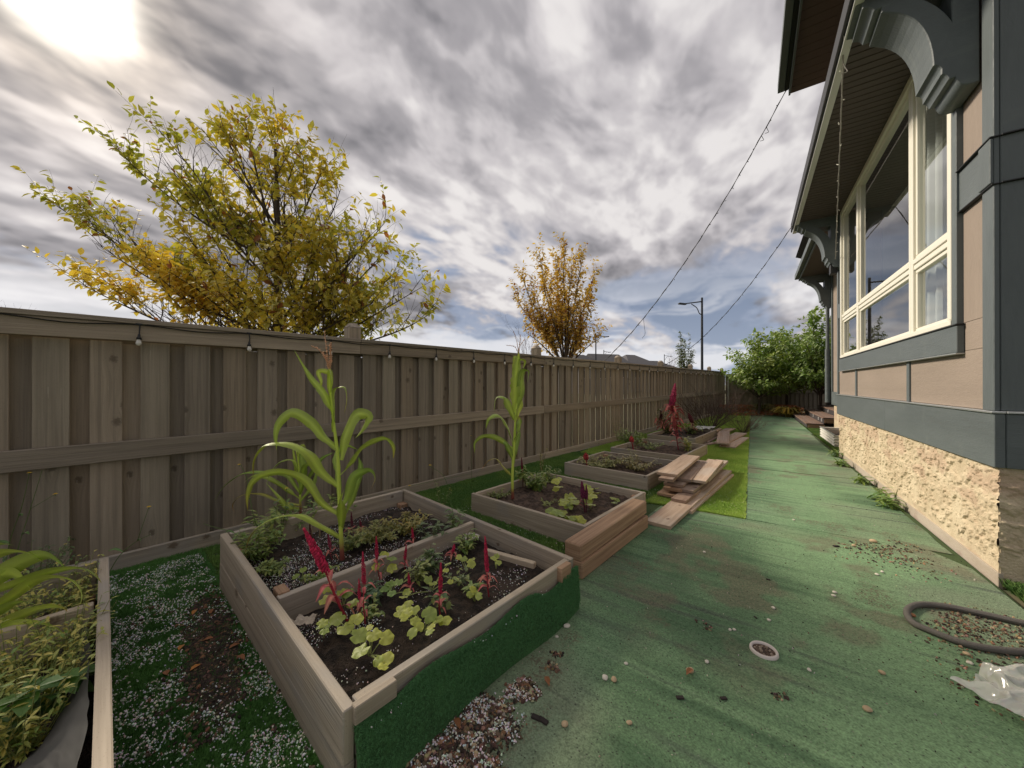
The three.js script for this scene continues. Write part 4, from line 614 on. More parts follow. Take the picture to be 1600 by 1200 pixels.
function fairy(name, label, pts, every, R, mat, bmat, tails = []) {
  const s = thing(name, label, 'string lights', V(0, 0, 0)); mesh('cable', tube(pts, R, R, 5), mat, s);
  const tw = pts.map((p, i) => p.clone().add(V(Math.cos(i * 1.3) * R * 1.5, Math.sin(i * 1.3) * R * 1.5, 0))); mesh('cable', tube(tw, R * 0.7, R * 0.7, 4), mat, s);
  const c = new THREE.CatmullRomCurve3(pts), L = c.getLength(), N = Math.floor(L / every), r = rng(N);
  for (let i = 1; i < N; i++) { const p = c.getPointAt(i / N), a = r() * 6.28; const b = mesh('bulb', miniBulb, bmat, s); b.position.copy(p).add(V(Math.cos(a) * 0.018, -0.012 + (r() - 0.5) * 0.02, Math.sin(a) * 0.018)); b.rotation.set((r() - 0.5) * 2.4, 0, (r() - 0.5) * 2.4); }
  for (const [u, L2] of tails) { const p = c.getPointAt(u), q = [p, p.clone().add(V(0.02, -L2 * 0.4, 0)), p.clone().add(V(0.03, -L2 * 0.8, 0.01)), p.clone().add(V(-0.03, -L2, 0.01))]; mesh('loose_wire', tube(crv(q, 10), R * 0.7, R * 0.7, 4), mat, s); }
  return s;
}
fairy('fairy_lights', 'dark string of mini lights sagging from the upper roof corner to the fence', sagging(P(1229, 140, 6.0), FP(6.9, 0.0, 1.87), 0.42), 0.22, 0.0065, mWire, mWire, [[0.10, 0.12], [0.125, 0.1], [0.77, 0.42]]);
fairy('fairy_lights', 'second dark string of mini lights running from the lower eave to the far fence', sagging(HP(5.2, 0.70, 4.52), FP(10.6, 0.0, 1.9), 0.42), 0.22, 0.006, mWire, mWire);
fairy('fairy_lights', 'whitish twisted string of mini lights hung below the soffit to the far bracket', sagging(HP(0.5, 0.69, 4.47), HP(5.0, 0.10, 3.66), 0.03), 0.33, 0.0055, std({ color: lin(0.30, 0.28, 0.25), roughness: 0.6 }), std({ color: lin(0.8, 0.76, 0.66), roughness: 0.3 }), [[0.06, 0.12]]);

// ================================================================== TREES
const woodV = std({ color: lin(0.085, 0.062, 0.045), roughness: 0.9, bumpMap: noiseBump, bumpScale: 0.01 });
// a tree: trunk, limbs towards given ends, side branches, twigs; leaves along the twigs
function tree(name, label, base, opt) {
  const r = rng(opt.seed), g = thing(name, label, opt.cat || 'tree', base), wood = [], ms = [], cs = [], local = p => p.clone().sub(base);
  const trunkTop = opt.fork || V(0, 2, 0); const tr = [V(0, -0.05, 0), V(0.03, trunkTop.y * 0.5, 0.02), trunkTop];
  if (opt.leader) tr.push(V(0.05, opt.leader * 0.8, 0.03), V(0, opt.leader, 0));
  mesh('trunk', tube(crv(tr, 14), opt.r0, opt.leader ? opt.r0 * 0.25 : opt.r0 * 0.75, 9), woodV, g);
  const trC = new THREE.CatmullRomCurve3(tr);
  const singles = []; 
  const leaf = (p, dir, gold, size, solo) => {
    if (opt.clump && !solo && vn(p.x * opt.clump + 9, p.y * opt.clump + p.z * opt.clump * 0.6, opt.seed) < 0.27 + 0.25 * r()) return;
    const q = new THREE.Quaternion(), up = V((r() - 0.5) * 1.3, 0.5 + r(), (r() - 0.5) * 1.3).normalize(), x = dir.clone().add(V((r() - 0.5) * 1.3, (r() - 0.8) * 1.0, (r() - 0.5) * 1.3)).normalize(), z = x.clone().cross(up).normalize(), y = z.clone().cross(x);
    const mt = new THREE.Matrix4().makeBasis(x, y, z); const s = size * (0.65 + 0.6 * r()); mt.scale(V(s, s, s)); mt.setPosition(p);
    const gd = clamp(gold + (r() - 0.5) * 0.5); let c = mix3(opt.green, opt.gold, gd); if (r() < (opt.rust || 0)) c = [0.32, 0.12, 0.03]; const m = 0.75 + 0.5 * r(); c = c.map(k => k * m);
    if (solo && singles.length < 240) singles.push([mt, c]); else { ms.push(mt); cs.push(c); }
  };
  const grow = (pts, r0, level, gold, solo) => {
    const c = new THREE.CatmullRomCurve3(pts), L = c.getLength(), n = Math.max(4, Math.round(L / (level === 0 ? 0.16 : 0.12)));
    wood.push(tube(c.getPoints(n), r0, level === 0 ? r0 * 0.18 : r0 * 0.4, level === 0 ? 6 : 4));
    const start = level === 0 ? 0.22 : 0.12, step = level === 0 ? opt.step0 : level === 1 ? opt.step1 : 0;
    if (level < 2) for (let d = L * start; d < L; d += step * (0.7 + 0.6 * r())) {
      const s = d / L, p = c.getPointAt(s), t = c.getTangentAt(s), a = r() * 6.28, side = V(Math.cos(a), 0.25 + (opt.up || 0.3) * r(), Math.sin(a));
      side.addScaledVector(t, -side.dot(t) * 0.6).normalize(); const dir = t.clone().multiplyScalar(opt.along || 0.75).addScaledVector(side, 0.85).normalize();
      const len = level === 0 ? opt.len1 * (1.15 - 0.75 * s) * (0.6 + 0.7 * r()) : opt.len2 * (0.6 + 0.8 * r());
      const e = p.clone().addScaledVector(dir, len).add(V(0, (opt.lift || 0.1) * len, 0)), m = p.clone().lerp(e, 0.5).add(V((r() - 0.5) * 0.12 * len, 0.06 * len, (r() - 0.5) * 0.12 * len));
      grow([p, m, e], r0 * (level === 0 ? lerp(0.5, 0.22, s) : 0.45), level + 1, clamp(gold + (r() - 0.5) * 0.25), solo && s > 0.8);
    }
    const from = level === 0 ? 0.55 : level === 1 ? 0.25 : 0.05;
    for (let d = L * from; d < L; d += opt.leafStep * (0.6 + 0.8 * r())) { if (r() < (opt.gap || 0)) continue; const s = d / L, p = c.getPointAt(s), t = c.getTangentAt(s), sd = V(r() - 0.5, r() - 0.5, r() - 0.5).cross(t).normalize(); leaf(p.clone().addScaledVector(sd, 0.012), t.clone().multiplyScalar(0.55).addScaledVector(sd, 0.9), gold, opt.leaf, solo && s > 0.5 && level < 2); }
  };
  for (const [endW, gold, solo, r0] of opt.limbs) {
    const e0 = local(endW), e = opt.shrink ? opt.mid.clone().lerp(e0, opt.shrink) : e0, st = opt.leader ? trC.getPoint(clamp(0.36 + 0.30 * (e.y - 1.8) / (opt.leader - 1.8) - 0.10 * r(), 0.32, 0.78)) : V(trunkTop.x, trunkTop.y, trunkTop.z).lerp(tr[1], r() * (opt.spread || 0.35)), m1 = st.clone().lerp(e, 0.4).add(V(0, (opt.arch ?? 0.10) * st.distanceTo(e), 0)), m2 = st.clone().lerp(e, 0.75).add(V((r() - 0.5) * 0.2, (opt.arch ?? 0.10) * 0.7 * st.distanceTo(e), (r() - 0.5) * 0.2));
    grow([st, m1, m2, e], r0 || opt.rl, 0, gold, solo);
  }
  mesh('branch', merge(wood), woodV, g).userData.kind = 'stuff';
  const lg = leafGeo(1, 0.52, null, 0.2, 0.3);
  if (ms.length) instances('crown', lg, leafMatI, ms, cs, g);
  singles.forEach(([mt, c]) => { const m = mesh('leaf', colorize(lg.clone(), c), leafMat, g); mt.decompose(m.position, m.quaternion, m.scale); });
  return g;
}
// the elm behind the fence
{
  const D = 5.6, b = P(430, 500, D); b.y = 0;
  const L = (x, y, dz, gold, solo, r0) => [P(x, y, D + dz), gold, solo, r0];
  tree('elm_tree', 'large spreading tree turning gold, behind the near fence', b, { seed: 31, shrink: 0.87, arch: -0.05, mid: V(0.1, 2.6, 0), clump: 3.2, r0: 0.085, rl: 0.022, fork: V(0.02, 2.3, 0), leader: 5.0, step0: 0.16, step1: 0.14, len1: 0.70, len2: 0.30, lift: 0.3, leafStep: 0.046, leaf: 0.116, green: [0.42, 0.45, 0.05], gold: [0.86, 0.62, 0.06], spread: 0.3, rust: 0.03,
    limbs: [L(28, 294, 0.2, 0.22, 1), L(146, 200, 0.3, 0.12, 1), L(218, 160, -0.2, 0.12, 1), L(325, 145, 0.2, 0.45, 1), L(372, 140, -0.1, 0.4, 1), L(468, 208, 0.1, 0.55, 1), L(545, 270, 0.2, 0.42), L(628, 325, 0.1, 0.3, 1), L(622, 385, -0.2, 0.3), L(688, 446, 0.3, 0.25, 1, 0.022), L(714, 488, 0.1, 0.22, 1, 0.022), L(66, 432, 0.1, 0.8, 1, 0.024), L(105, 365, -0.1, 0.75), L(215, 420, 0.4, 0.75), L(180, 470, 0.2, 0.8), L(300, 330, -0.9, 0.42), L(420, 260, -0.9, 0.4), L(515, 350, -0.8, 0.5), L(330, 260, 1.0, 0.5), L(450, 330, 1.1, 0.6), L(560, 420, -0.3, 0.5), L(260, 250, 0.1, 0.2), L(385, 210, 0.5, 0.5), L(330, 470, -0.6, 0.6), L(500, 465, 0.6, 0.55), L(610, 470, -0.4, 0.5), L(420, 160, 0.4, 0.55), L(260, 330, -0.5, 0.5), L(180, 380, 0.5, 0.7), L(440, 420, -0.9, 0.5), L(520, 225, 0.3, 0.5), L(580, 480, 0.5, 0.7), L(300, 490, 0.3, 0.6), L(560, 500, 0.2, 0.5), L(370, 480, 0.5, 0.6), L(480, 490, -0.5, 0.55), L(250, 500, -0.2, 0.7), L(620, 500, 0.2, 0.4), L(430, 500, -0.9, 0.5), L(640, 420, 0.3, 0.35), L(600, 350, -0.4, 0.35)] });
}
{ // the slimmer tree farther along
  const D = 12, b = P(882, 560, D); b.y = 0; const L = (x, y, dz, gold) => [P(x, y, D + dz), gold];
  tree('gold_tree', 'slim fan shaped tree with thin golden leaves behind the fence', b, { seed: 47, r0: 0.085, rl: 0.030, fork: V(0.0, 2.0, 0), step0: 0.2, step1: 0.19, len1: 0.72, len2: 0.36, leafStep: 0.046, leaf: 0.125, green: [0.42, 0.34, 0.045], gold: [0.78, 0.52, 0.06], rust: 0.08, gap: 0.1, arch: 0.04, up: 0.9, along: 1.1, lift: 0.25,
    limbs: [L(885, 380, 0, 0.7), L(842, 392, 0.3, 0.7), L(912, 398, -0.2, 0.75), L(815, 430, -0.3, 0.65), L(802, 462, 0.2, 0.65), L(925, 440, 0.3, 0.75), L(868, 405, 0.7, 0.7), L(895, 420, -0.8, 0.7), L(820, 490, 0.1, 0.8), L(925, 480, -0.3, 0.8), L(850, 450, -0.7, 0.8), L(910, 505, 0.4, 0.85), L(840, 515, 0.4, 0.85), L(870, 470, 0.9, 0.85), L(935, 530, 0.1, 0.85), L(855, 530, -0.4, 0.8), L(905, 535, 0.5, 0.8), L(822, 520, -0.2, 0.8)] });
}
// bushy green trees at the far end
const greenTree = (seed, px, d, w, h0, h1, label, gold) => {
  const b = P(px, 600, d); b.y = 0; const r = rng(seed), limbs = [];
  for (let i = 0; i < 26; i++) { const a = i / 26 * 6.28 * 2.62, u = (i + 0.5) / 26, y = lerp(h0 + 0.1, h1, Math.pow(u, 0.85)), R = w * Math.sqrt(Math.max(0.05, 1 - Math.pow((y - lerp(h0, h1, 0.35)) / (h1 - lerp(h0, h1, 0.35)) * 0.98, 2))) * (0.75 + 0.4 * r()); limbs.push([b.clone().add(V(Math.cos(a) * R, y, Math.sin(a) * R)), gold + 0.25 * (r() - 0.5)]); }
  return tree('leafy_tree', label, b, { seed, r0: 0.06, rl: 0.022, fork: V(0.03, h0 * 0.95 + 0.15, 0), step0: 0.24, step1: 0.2, len1: 0.66, len2: 0.34, leafStep: 0.052, leaf: 0.17, green: [0.19, 0.32, 0.045], gold: [0.42, 0.46, 0.07], arch: 0.06, limbs });
};
greenTree(61, 1185, 15.6, 1.2, 0.75, 3.5, 'rounded green tree standing left in the far corner of the garden', 0.3);
greenTree(62, 1228, 16.9, 1.3, 0.9, 3.9, 'yellowish green tree partly hidden between the two other garden trees', 0.5);
greenTree(63, 1280, 14.2, 1.5, 0.95, 4.2, 'dark green tree with a bare trunk rising behind the wooden steps', 0.15);
{ // columnar poplar across the road
  const b = P(1070, 600, 43); b.y = 0; const r = rng(71), limbs = []; for (let i = 0; i < 26; i++) { const a = r() * 6.28, y = lerp(2.0, 7.6, i / 25), R = 0.85 * Math.sin(Math.PI * clamp(0.12 + 0.82 * (1 - i / 26))) + 0.06; limbs.push([b.clone().add(V(Math.cos(a) * R, y, Math.sin(a) * R)), 0.4 * r()]); }
  tree('columnar_tree', 'narrow columnar green tree beyond the fence beside the tall street lamp', b, { seed: 72, r0: 0.12, rl: 0.03, fork: V(0, 1.6, 0), step0: 0.55, step1: 0.3, len1: 0.55, len2: 0.3, leafStep: 0.10, leaf: 0.26, green: [0.12, 0.17, 0.035], gold: [0.22, 0.22, 0.05], arch: 0.0, up: 1.6, along: 1.4, limbs });
}
// bare trees: only wood
function bareTree(label, b, h, w, seed, n, name = 'bare_tree', cat = 'tree', rgb = [0.09, 0.07, 0.06], r0 = 0.012) {
  const g = thing(name, label, cat, b), r = rng(seed), gs = [];
  const br = (p, d, L, rad, lv) => { const e = p.clone().addScaledVector(d, L), m = p.clone().lerp(e, 0.5).add(V((r() - 0.5) * 0.12 * L, 0, (r() - 0.5) * 0.12 * L)); gs.push(tube([p, m, e], rad, rad * 0.5, 4)); if (lv > 0) for (let i = 0; i < 4; i++) { const s = 0.3 + 0.65 * r(), q = p.clone().lerp(e, s), dd = d.clone().multiplyScalar(0.8).add(V((r() - 0.5) * 1.2, 0.15 + 0.3 * r(), (r() - 0.5) * 1.2)).normalize(); br(q, dd, L * (0.35 + 0.25 * r()), rad * 0.5, lv - 1); } };
  for (let i = 0; i < n; i++) { const a = r() * 6.28, q = w / h * (0.3 + r()); br(V(0, 0, 0), V(Math.cos(a) * q, 1, Math.sin(a) * q).normalize(), h * (0.6 + 0.4 * r()), r0, 3); }
  mesh('branch', merge(gs), std({ color: lin(...rgb), roughness: 0.95 }), g); return g;
}
bareTree('thin bare purplish tree just left of the golden tree', V(P(832, 600, 16).x, 0, -16), 3.2, 0.5, 81, 4, 'bare_tree', 'tree', [0.10, 0.07, 0.07]);
bareTree('low bare twiggy tree behind the second corn stalk', V(P(812, 600, 15).x, 0, -15), 2.6, 0.5, 82, 4, 'bare_tree', 'tree', [0.10, 0.06, 0.06]);
bareTree('bare twig tips at the far left edge above the fence', V(P(-26, 500, 6).x, 0, -6), 2.1, 0.4, 84, 4);
bareTree('leafless pale sapling far off right of the farthest roofs', V(P(1050, 600, 60).x, 0, -60), 5.4, 0.6, 85, 4, 'bare_tree', 'tree', [0.2, 0.15, 0.13], 0.03);
bareTree('tangle of bare brown shrub twigs behind the farthest bed', FP(10.4, 1.35), 1.15, 1.2, 86, 46, 'bare_shrub', 'shrub', [0.10, 0.07, 0.055], 0.008);
bareTree('smaller bare shrub spreading beside the far heap of boards', FP(11.1, 2.05), 0.62, 1.2, 87, 24, 'bare_shrub', 'shrub', [0.12, 0.085, 0.06], 0.006);

// ================================================================== STREET LAMPS, FAR HOUSES
function lampPost(label, px, d, top, arm) {
  const b = P(px, 600, d); b.y = 0; const s = thing('street_lamp', label, 'street lamp', b, 0), m = std({ color: lin(0.014, 0.018, 0.024), roughness: 0.5 });
  mesh('pole', tube([V(0, 0, 0), V(0, top * 0.5, 0), V(0, top, 0)], 0.10, 0.07, 10), m, s);
  const sg = Math.sign(arm), A = Math.abs(arm);
  const a = mesh('arm', tube([V(0, top - 0.28, 0), V(arm, top - 0.44, 0)], 0.045, 0.04, 6), m, s); mesh('brace', tube(crv([V(0.0, top - 1.25, 0), V(arm * 0.15, top - 1.15, 0), V(arm * 0.3, top - 0.75, 0), V(arm * 0.62, top - 0.46, 0)], 10), 0.035, 0.03, 6), m, s);
  const h = mesh('lamp_head', cbox(0.55, 0.10, 0.26, 0.03, 2), m, s); h.position.set(arm + sg * 0.18, top - 0.45, 0); h.rotation.z = -sg * -0.1;
}
lampPost('tall black street lamp with its arm to the left, beside the columnar tree', 1097, 26.3, 7.68, -1.25);
lampPost('black street lamp with its arm to the right, beside the golden tree', 931, 43.8, 7.6, 1.15);
lampPost('small distant street lamp post between two far roofs', 943.5, 68, 7.9, 0.9);
lampPost('distant street lamp just right of the far roofs', 1038, 78, 7.9, 1.3);
lampPost('most distant street lamp right of the columnar tree', 1078, 110, 8.3, 1.6);
function farHouse(label, px, d, w, dep, eave, ridge, turn, hip) {
  const b = P(px, 600, d); b.y = 0; const g = thing('far_house', label, 'house', b, turn), mw = std({ color: lin(0.26, 0.25, 0.24), roughness: 0.9 }), mr = std({ color: lin(0.05 + 0.05 * h2(px, 3, 1), 0.05 + 0.045 * h2(px, 3, 1), 0.055 + 0.045 * h2(px, 3, 1)), roughness: 0.95, bumpMap: noiseBump, bumpScale: 0.02 });
  const wl = mesh('wall', cbox(w, eave, dep, 0.02, 1), mw, g); wl.position.y = eave / 2;
  const x = w / 2 + 0.5, z = dep / 2 + 0.5, k = hip ? Math.min(x * 0.75, z) : 0, y0 = eave, y1 = ridge, p = [];
  const T = (...q) => { for (const v of q) p.push(...v); }; const a = [-x, y0, -z], bb = [x, y0, -z], c = [x, y0, z], dd = [-x, y0, z], e = [-x + k, y1, 0], f = [x - k, y1, 0];
  T(a, e, bb, bb, e, f, dd, c, e, c, f, e, a, dd, e, bb, f, c, a, bb, dd, bb, c, dd); mesh('roof', geoOf(p, null, p.map(() => 0).slice(0, p.length / 3 * 2)), mr, g);
  for (const sx of [-0.28, 0.25]) { const fr = mesh('window', cbox(1.5, 1.3, 0.1, 0.02, 2), std({ color: lin(0.6, 0.6, 0.58) }), g); fr.position.set(sx * w, eave - 1.3, dep / 2 + 0.03); const pn = mesh('pane', cbox(1.3, 1.1, 0.04, 0.01, 3), std({ color: lin(0.03, 0.035, 0.04), roughness: 0.1 }), fr); pn.position.z = 0.05; }
}
farHouse('far grey roofed house nearest the golden tree', 906, 58, 6, 7, 4.2, 6.15, 0.5, true);
farHouse('far house with a dark gable beside the second street lamp', 943, 62, 5, 8, 4.4, 6.6, 0.3, false);
farHouse('far house with a broad hipped roof in the middle of the row', 985, 66, 7, 8, 4.4, 6.8, 0.4, true);
farHouse('far low hipped roof just left of the columnar tree', 1020, 72, 8, 8, 4.0, 6.1, 0.35, true);
farHouse('lowest far roof behind the columnar tree', 1050, 88, 12, 10, 3.6, 4.6, 0.3, true);

// ================================================================== PLANTS
const GRN = [0.25, 0.40, 0.07], LIM = [0.47, 0.58, 0.08], YEL = [0.42, 0.34, 0.035], ORG = [0.48, 0.21, 0.05], stalkM = new THREE.MeshPhysicalMaterial({ vertexColors: true, roughness: 0.55 });
// corn: leaves given as picture-plane points round the stalk, k metres per point, with a swing in depth
function corn(label, base, k, o, stalk, r0, leaves, tassel, seed) {
  const g = thing('corn_plant', label, 'corn plant', base), r = rng(seed), q = ([x, y], dz) => V((x - o[0]) * k, (o[1] - y) * k, dz);
  const sp = crv(stalk.map(s => q(s, 0)), 20), st = tube(sp, r0, r0 * 0.4, 8, LIM.map(v => v * 1.1), s => r0 * (1 - 0.6 * s) * (1 + 0.14 * Math.pow(Math.abs(Math.cos(s * 28)), 12)));
  const cc = st.attributes.color, pp = st.attributes.position; for (let i = 0; i < cc.count; i++) { const y = pp.getY(i); if (y < 0.14) { const m = mix3([0.24, 0.06, 0.045], LIM, sst(0.05, 0.16, y)); cc.setXYZ(i, ...m); } }
  mesh('stalk', st, stalkM, g);
  leaves.forEach(([pts, w, dz, tw, tip, cl], i) => { const N = pts.length; const c = pts.map((p, j) => q(p, dz * Math.sin(j / (N - 1) * 1.9) + (r() - 0.5) * 0.006));
    const green = cl === 'y' ? LIM : cl === 'o' ? [0.35, 0.28, 0.05] : mix3(GRN, LIM, r() * 0.8); mesh('leaf', strap(c, w * 1.02, { tw, dtw: 0.95, fold: 0.34, wave: 0.13, c0: mix3(green, LIM, 0.5), c1: green, c2: tip === 'o' ? ORG : tip === 'y' ? YEL : green, seed: i + seed, n: 26 }), strapMat, g); });
  const tg = []; for (const t of tassel) { const p = crv(t.map((s, j) => q(s, 0.015 * j * (r() - 0.5))), 14); tg.push(tube(p, 0.003, 0.002, 4, [0.52, 0.32, 0.19])); for (const a of p) for (let j = 0; j < 3; j++) { const d = V((r() - 0.5) * 0.020, -0.002 + r() * 0.014, (r() - 0.5) * 0.020); tg.push(tube([a, a.clone().add(d)], 0.0034, 0.0012, 3, [0.62 + 0.12 * r(), 0.40, 0.24])); } }
  if (tg.length) mesh('tassel', merge(tg), plainV, g);
  return g;
}
{
  const b = G(535, 874, 0.23), k = 0.3165 * (-b.z) / FPX;
  corn('tall corn plant with tan tassel and arching leaves in the large divided bed', b, k, [612, 1130], [[612, 1130], [604, 980], [596, 800], [590, 620], [566, 430], [557, 300], [549, 190]], 0.0135, [
    [[[566, 415], [535, 320], [475, 235], [393, 98]], 0.050, 0.05, 1.1, '', ''], [[[552, 250], [545, 208], [500, 205], [515, 260], [492, 300]], 0.035, 0.02, 0.9, 'y', 'y'], [[[556, 345], [556, 260], [568, 198], [580, 250], [566, 320]], 0.034, 0.05, 0.5, '', 'y'],
    [[[566, 500], [580, 400], [592, 290], [640, 283], [655, 330], [642, 408]], 0.046, 0.06, 0.8, 'y', ''], [[[590, 585], [530, 525], [470, 440], [400, 402], [352, 445], [334, 500], [335, 580]], 0.068, 0.10, 1.0, '', ''],
    [[[606, 640], [625, 520], [680, 415], [728, 428], [700, 490], [660, 540]], 0.082, -0.04, 0.9, '', ''], [[[590, 770], [520, 690], [480, 605], [400, 550], [290, 553], [240, 620], [234, 705]], 0.070, 0.12, 1.0, 'y', 'y'],
    [[[598, 720], [650, 655], [690, 590], [800, 545], [838, 590], [840, 650]], 0.060, -0.10, 1.1, 'y', ''], [[[594, 905], [520, 840], [450, 725], [340, 683], [235, 715], [200, 790], [200, 865]], 0.056, 0.10, 1.0, 'y', 'y'],
    [[[604, 880], [650, 800], [690, 710], [770, 678], [797, 710], [774, 772]], 0.062, 0.08, 0.9, 'o', ''], [[[600, 1020], [530, 950], [440, 885], [330, 895], [240, 960], [204, 1065]], 0.050, 0.14, 0.9, 'o', 'y'],
    [[[606, 960], [640, 840], [665, 700], [655, 640]], 0.055, -0.12, 0.9, '', ''], [[[600, 840], [560, 720], [530, 640], [570, 590], [640, 610]], 0.05, -0.16, 0.8, '', ''], [[[604, 980], [630, 880], [640, 820], [655, 760]], 0.06, 0.1, 0.7, '', '']],
    [[[549, 195], [540, 120], [524, 10]], [[549, 200], [552, 130], [558, 62]], [[548, 200], [530, 140], [500, 95], [466, 80]], [[549, 195], [535, 150], [512, 105]], [[550, 190], [556, 140], [549, 75]]], 3);
}
{
  const b = G(470, 806, 0.24), k = 0.3165 * (-b.z) / FPX * 1.06, o = [412, 900];
  corn('shorter corn plant behind the tasselled one, close to the fence', b, k, o, [[412, 900], [408, 780], [400, 640], [385, 570]], 0.010, [
    [[[405, 790], [350, 700], [290, 690], [180, 690], [90, 750], [42, 820]], 0.050, 0.08, 1.0, '', ''], [[[405, 760], [390, 680], [372, 560]], 0.04, 0.0, 0.8, '', 'y'], [[[410, 800], [430, 690], [425, 600], [440, 580]], 0.06, 0.03, 0.6, '', ''], [[[408, 820], [350, 790], [250, 735], [170, 720], [120, 760]], 0.045, -0.06, 1.0, '', ''], [[[410, 850], [330, 830], [230, 790], [150, 800], [115, 840], [125, 880]], 0.035, 0.05, 1.0, 'o', 'o'], [[[412, 800], [470, 700], [520, 630], [575, 600]], 0.045, 0.04, 0.8, '', ''], [[[412, 830], [460, 760], [480, 690], [520, 720]], 0.04, -0.05, 0.9, '', ''], [[[410, 870], [360, 850], [330, 800], [270, 735]], 0.05, 0.06, 0.9, '', ''], [[[405, 700], [385, 640], [340, 640], [290, 690], [270, 760]], 0.05, 0.05, 0.9, '', ''], [[[410, 760], [450, 660], [500, 650], [540, 700]], 0.05, 0.08, 0.9, '', ''], [[[402, 650], [408, 600], [430, 570], [450, 600]], 0.04, 0.02, 0.8, '', 'y']], [], 9);
}
{
  const b = G(801, 779, 0.115), k = 0.2834 * (-b.z) / FPX;
  corn('single upright corn stalk with dark tassel in the second bed', b, k, [287, 915], [[287, 915], [286, 780], [296, 600], [305, 440], [318, 300], [322, 130]], 0.017, [
    [[[300, 440], [300, 300], [310, 190], [322, 108]], 0.13, 0.05, 0.9, '', 'y'], [[[305, 430], [330, 320], [345, 215], [372, 212], [368, 275]], 0.11, 0.04, 0.8, '', ''], [[[312, 330], [318, 220], [330, 150], [352, 160], [345, 200]], 0.10, 0.03, 0.9, '', 'y'], [[[300, 500], [325, 420], [322, 350], [335, 300]], 0.10, -0.03, 0.8, '', 'y'], [[[310, 300], [298, 200], [300, 130], [290, 200]], 0.06, 0.02, 0.7, 'y', 'y'],
    [[[298, 480], [265, 400], [235, 355], [200, 358], [185, 440]], 0.10, 0.08, 1.0, '', ''], [[[292, 620], [250, 500], [205, 452], [160, 470], [142, 525]], 0.085, 0.1, 1.0, '', ''], [[[290, 640], [240, 600], [180, 568], [120, 568], [85, 600], [85, 655]], 0.06, 0.12, 1.0, '', ''], [[[288, 700], [265, 640], [240, 600], [225, 610]], 0.06, 0.05, 0.8, 'y', ''], [[[284, 790], [240, 740], [200, 690], [160, 695], [115, 750]], 0.05, 0.08, 0.9, 'o', 'o'], [[[296, 600], [320, 540], [325, 490], [318, 460]], 0.09, 0.0, 0.9, 'y', ''], [[[290, 720], [300, 640], [320, 560], [310, 500]], 0.07, -0.06, 0.8, '', '']],
    [[[320, 130], [312, 60], [293, -6]], [[322, 120], [326, 60], [330, 15]], [[322, 130], [300, 80], [255, 70]], [[322, 120], [320, 90], [350, 40]]], 15);
}
// strap leaves reaching in from the left over the weedy bed
{
  const D = 1.5, Q = (x, y, d = D) => P(x, y, d), b = Q(-90, 1010, D), g = thing('corn_plant', 'broad yellow green leaf blades arching in from the left edge over the weeds', 'corn plant', V(b.x, 0.15, b.z)), off = V(b.x, 0.15, b.z), L = pts => pts.map(([x, y, d]) => Q(x, y, d || D).sub(off));
  mesh('stalk', tube(L([[-90, 1060], [-90, 960], [-85, 860]]), 0.016, 0.010, 8, LIM), stalkM, g);
  for (const [pts, w, tip, cl] of [[[[-90, 960], [-10, 905], [40, 875], [75, 868], [105, 888]], 0.075, '', GRN], [[[-90, 930], [-20, 905], [15, 895], [35, 905], [48, 920]], 0.075, '', LIM], [[[-80, 990], [0, 945], [60, 905], [110, 905], [128, 925], [126, 945]], 0.06, '', LIM], [[[-90, 950], [30, 910], [80, 893], [130, 888], [152, 902], [160, 912]], 0.055, 'y', GRN], [[[-90, 1050], [0, 980], [40, 958], [75, 948], [100, 950], [107, 956]], 0.062, 'o', LIM], [[[-90, 1000], [-20, 965], [30, 940], [60, 945]], 0.05, '', GRN], [[[-90, 940], [-30, 880], [10, 862], [50, 866], [70, 880]], 0.05, '', LIM], [[[-90, 1020], [-10, 985], [50, 972], [95, 985], [110, 1010]], 0.045, 'y', LIM], [[[-90, 920], [-40, 870], [-5, 850], [25, 852]], 0.05, '', GRN]]) mesh('leaf', strap(L(pts), w, { tw: 1.0, dtw: 0.3, fold: 0.25, c0: LIM.map(v => v * 1.05), c1: cl === GRN ? mix3(GRN, LIM, 0.6) : LIM.map(v => v * 1.25), c2: tip === 'o' ? ORG : tip === 'y' ? YEL : cl, seed: w * 100, n: 18 }), strapMat, g);
}
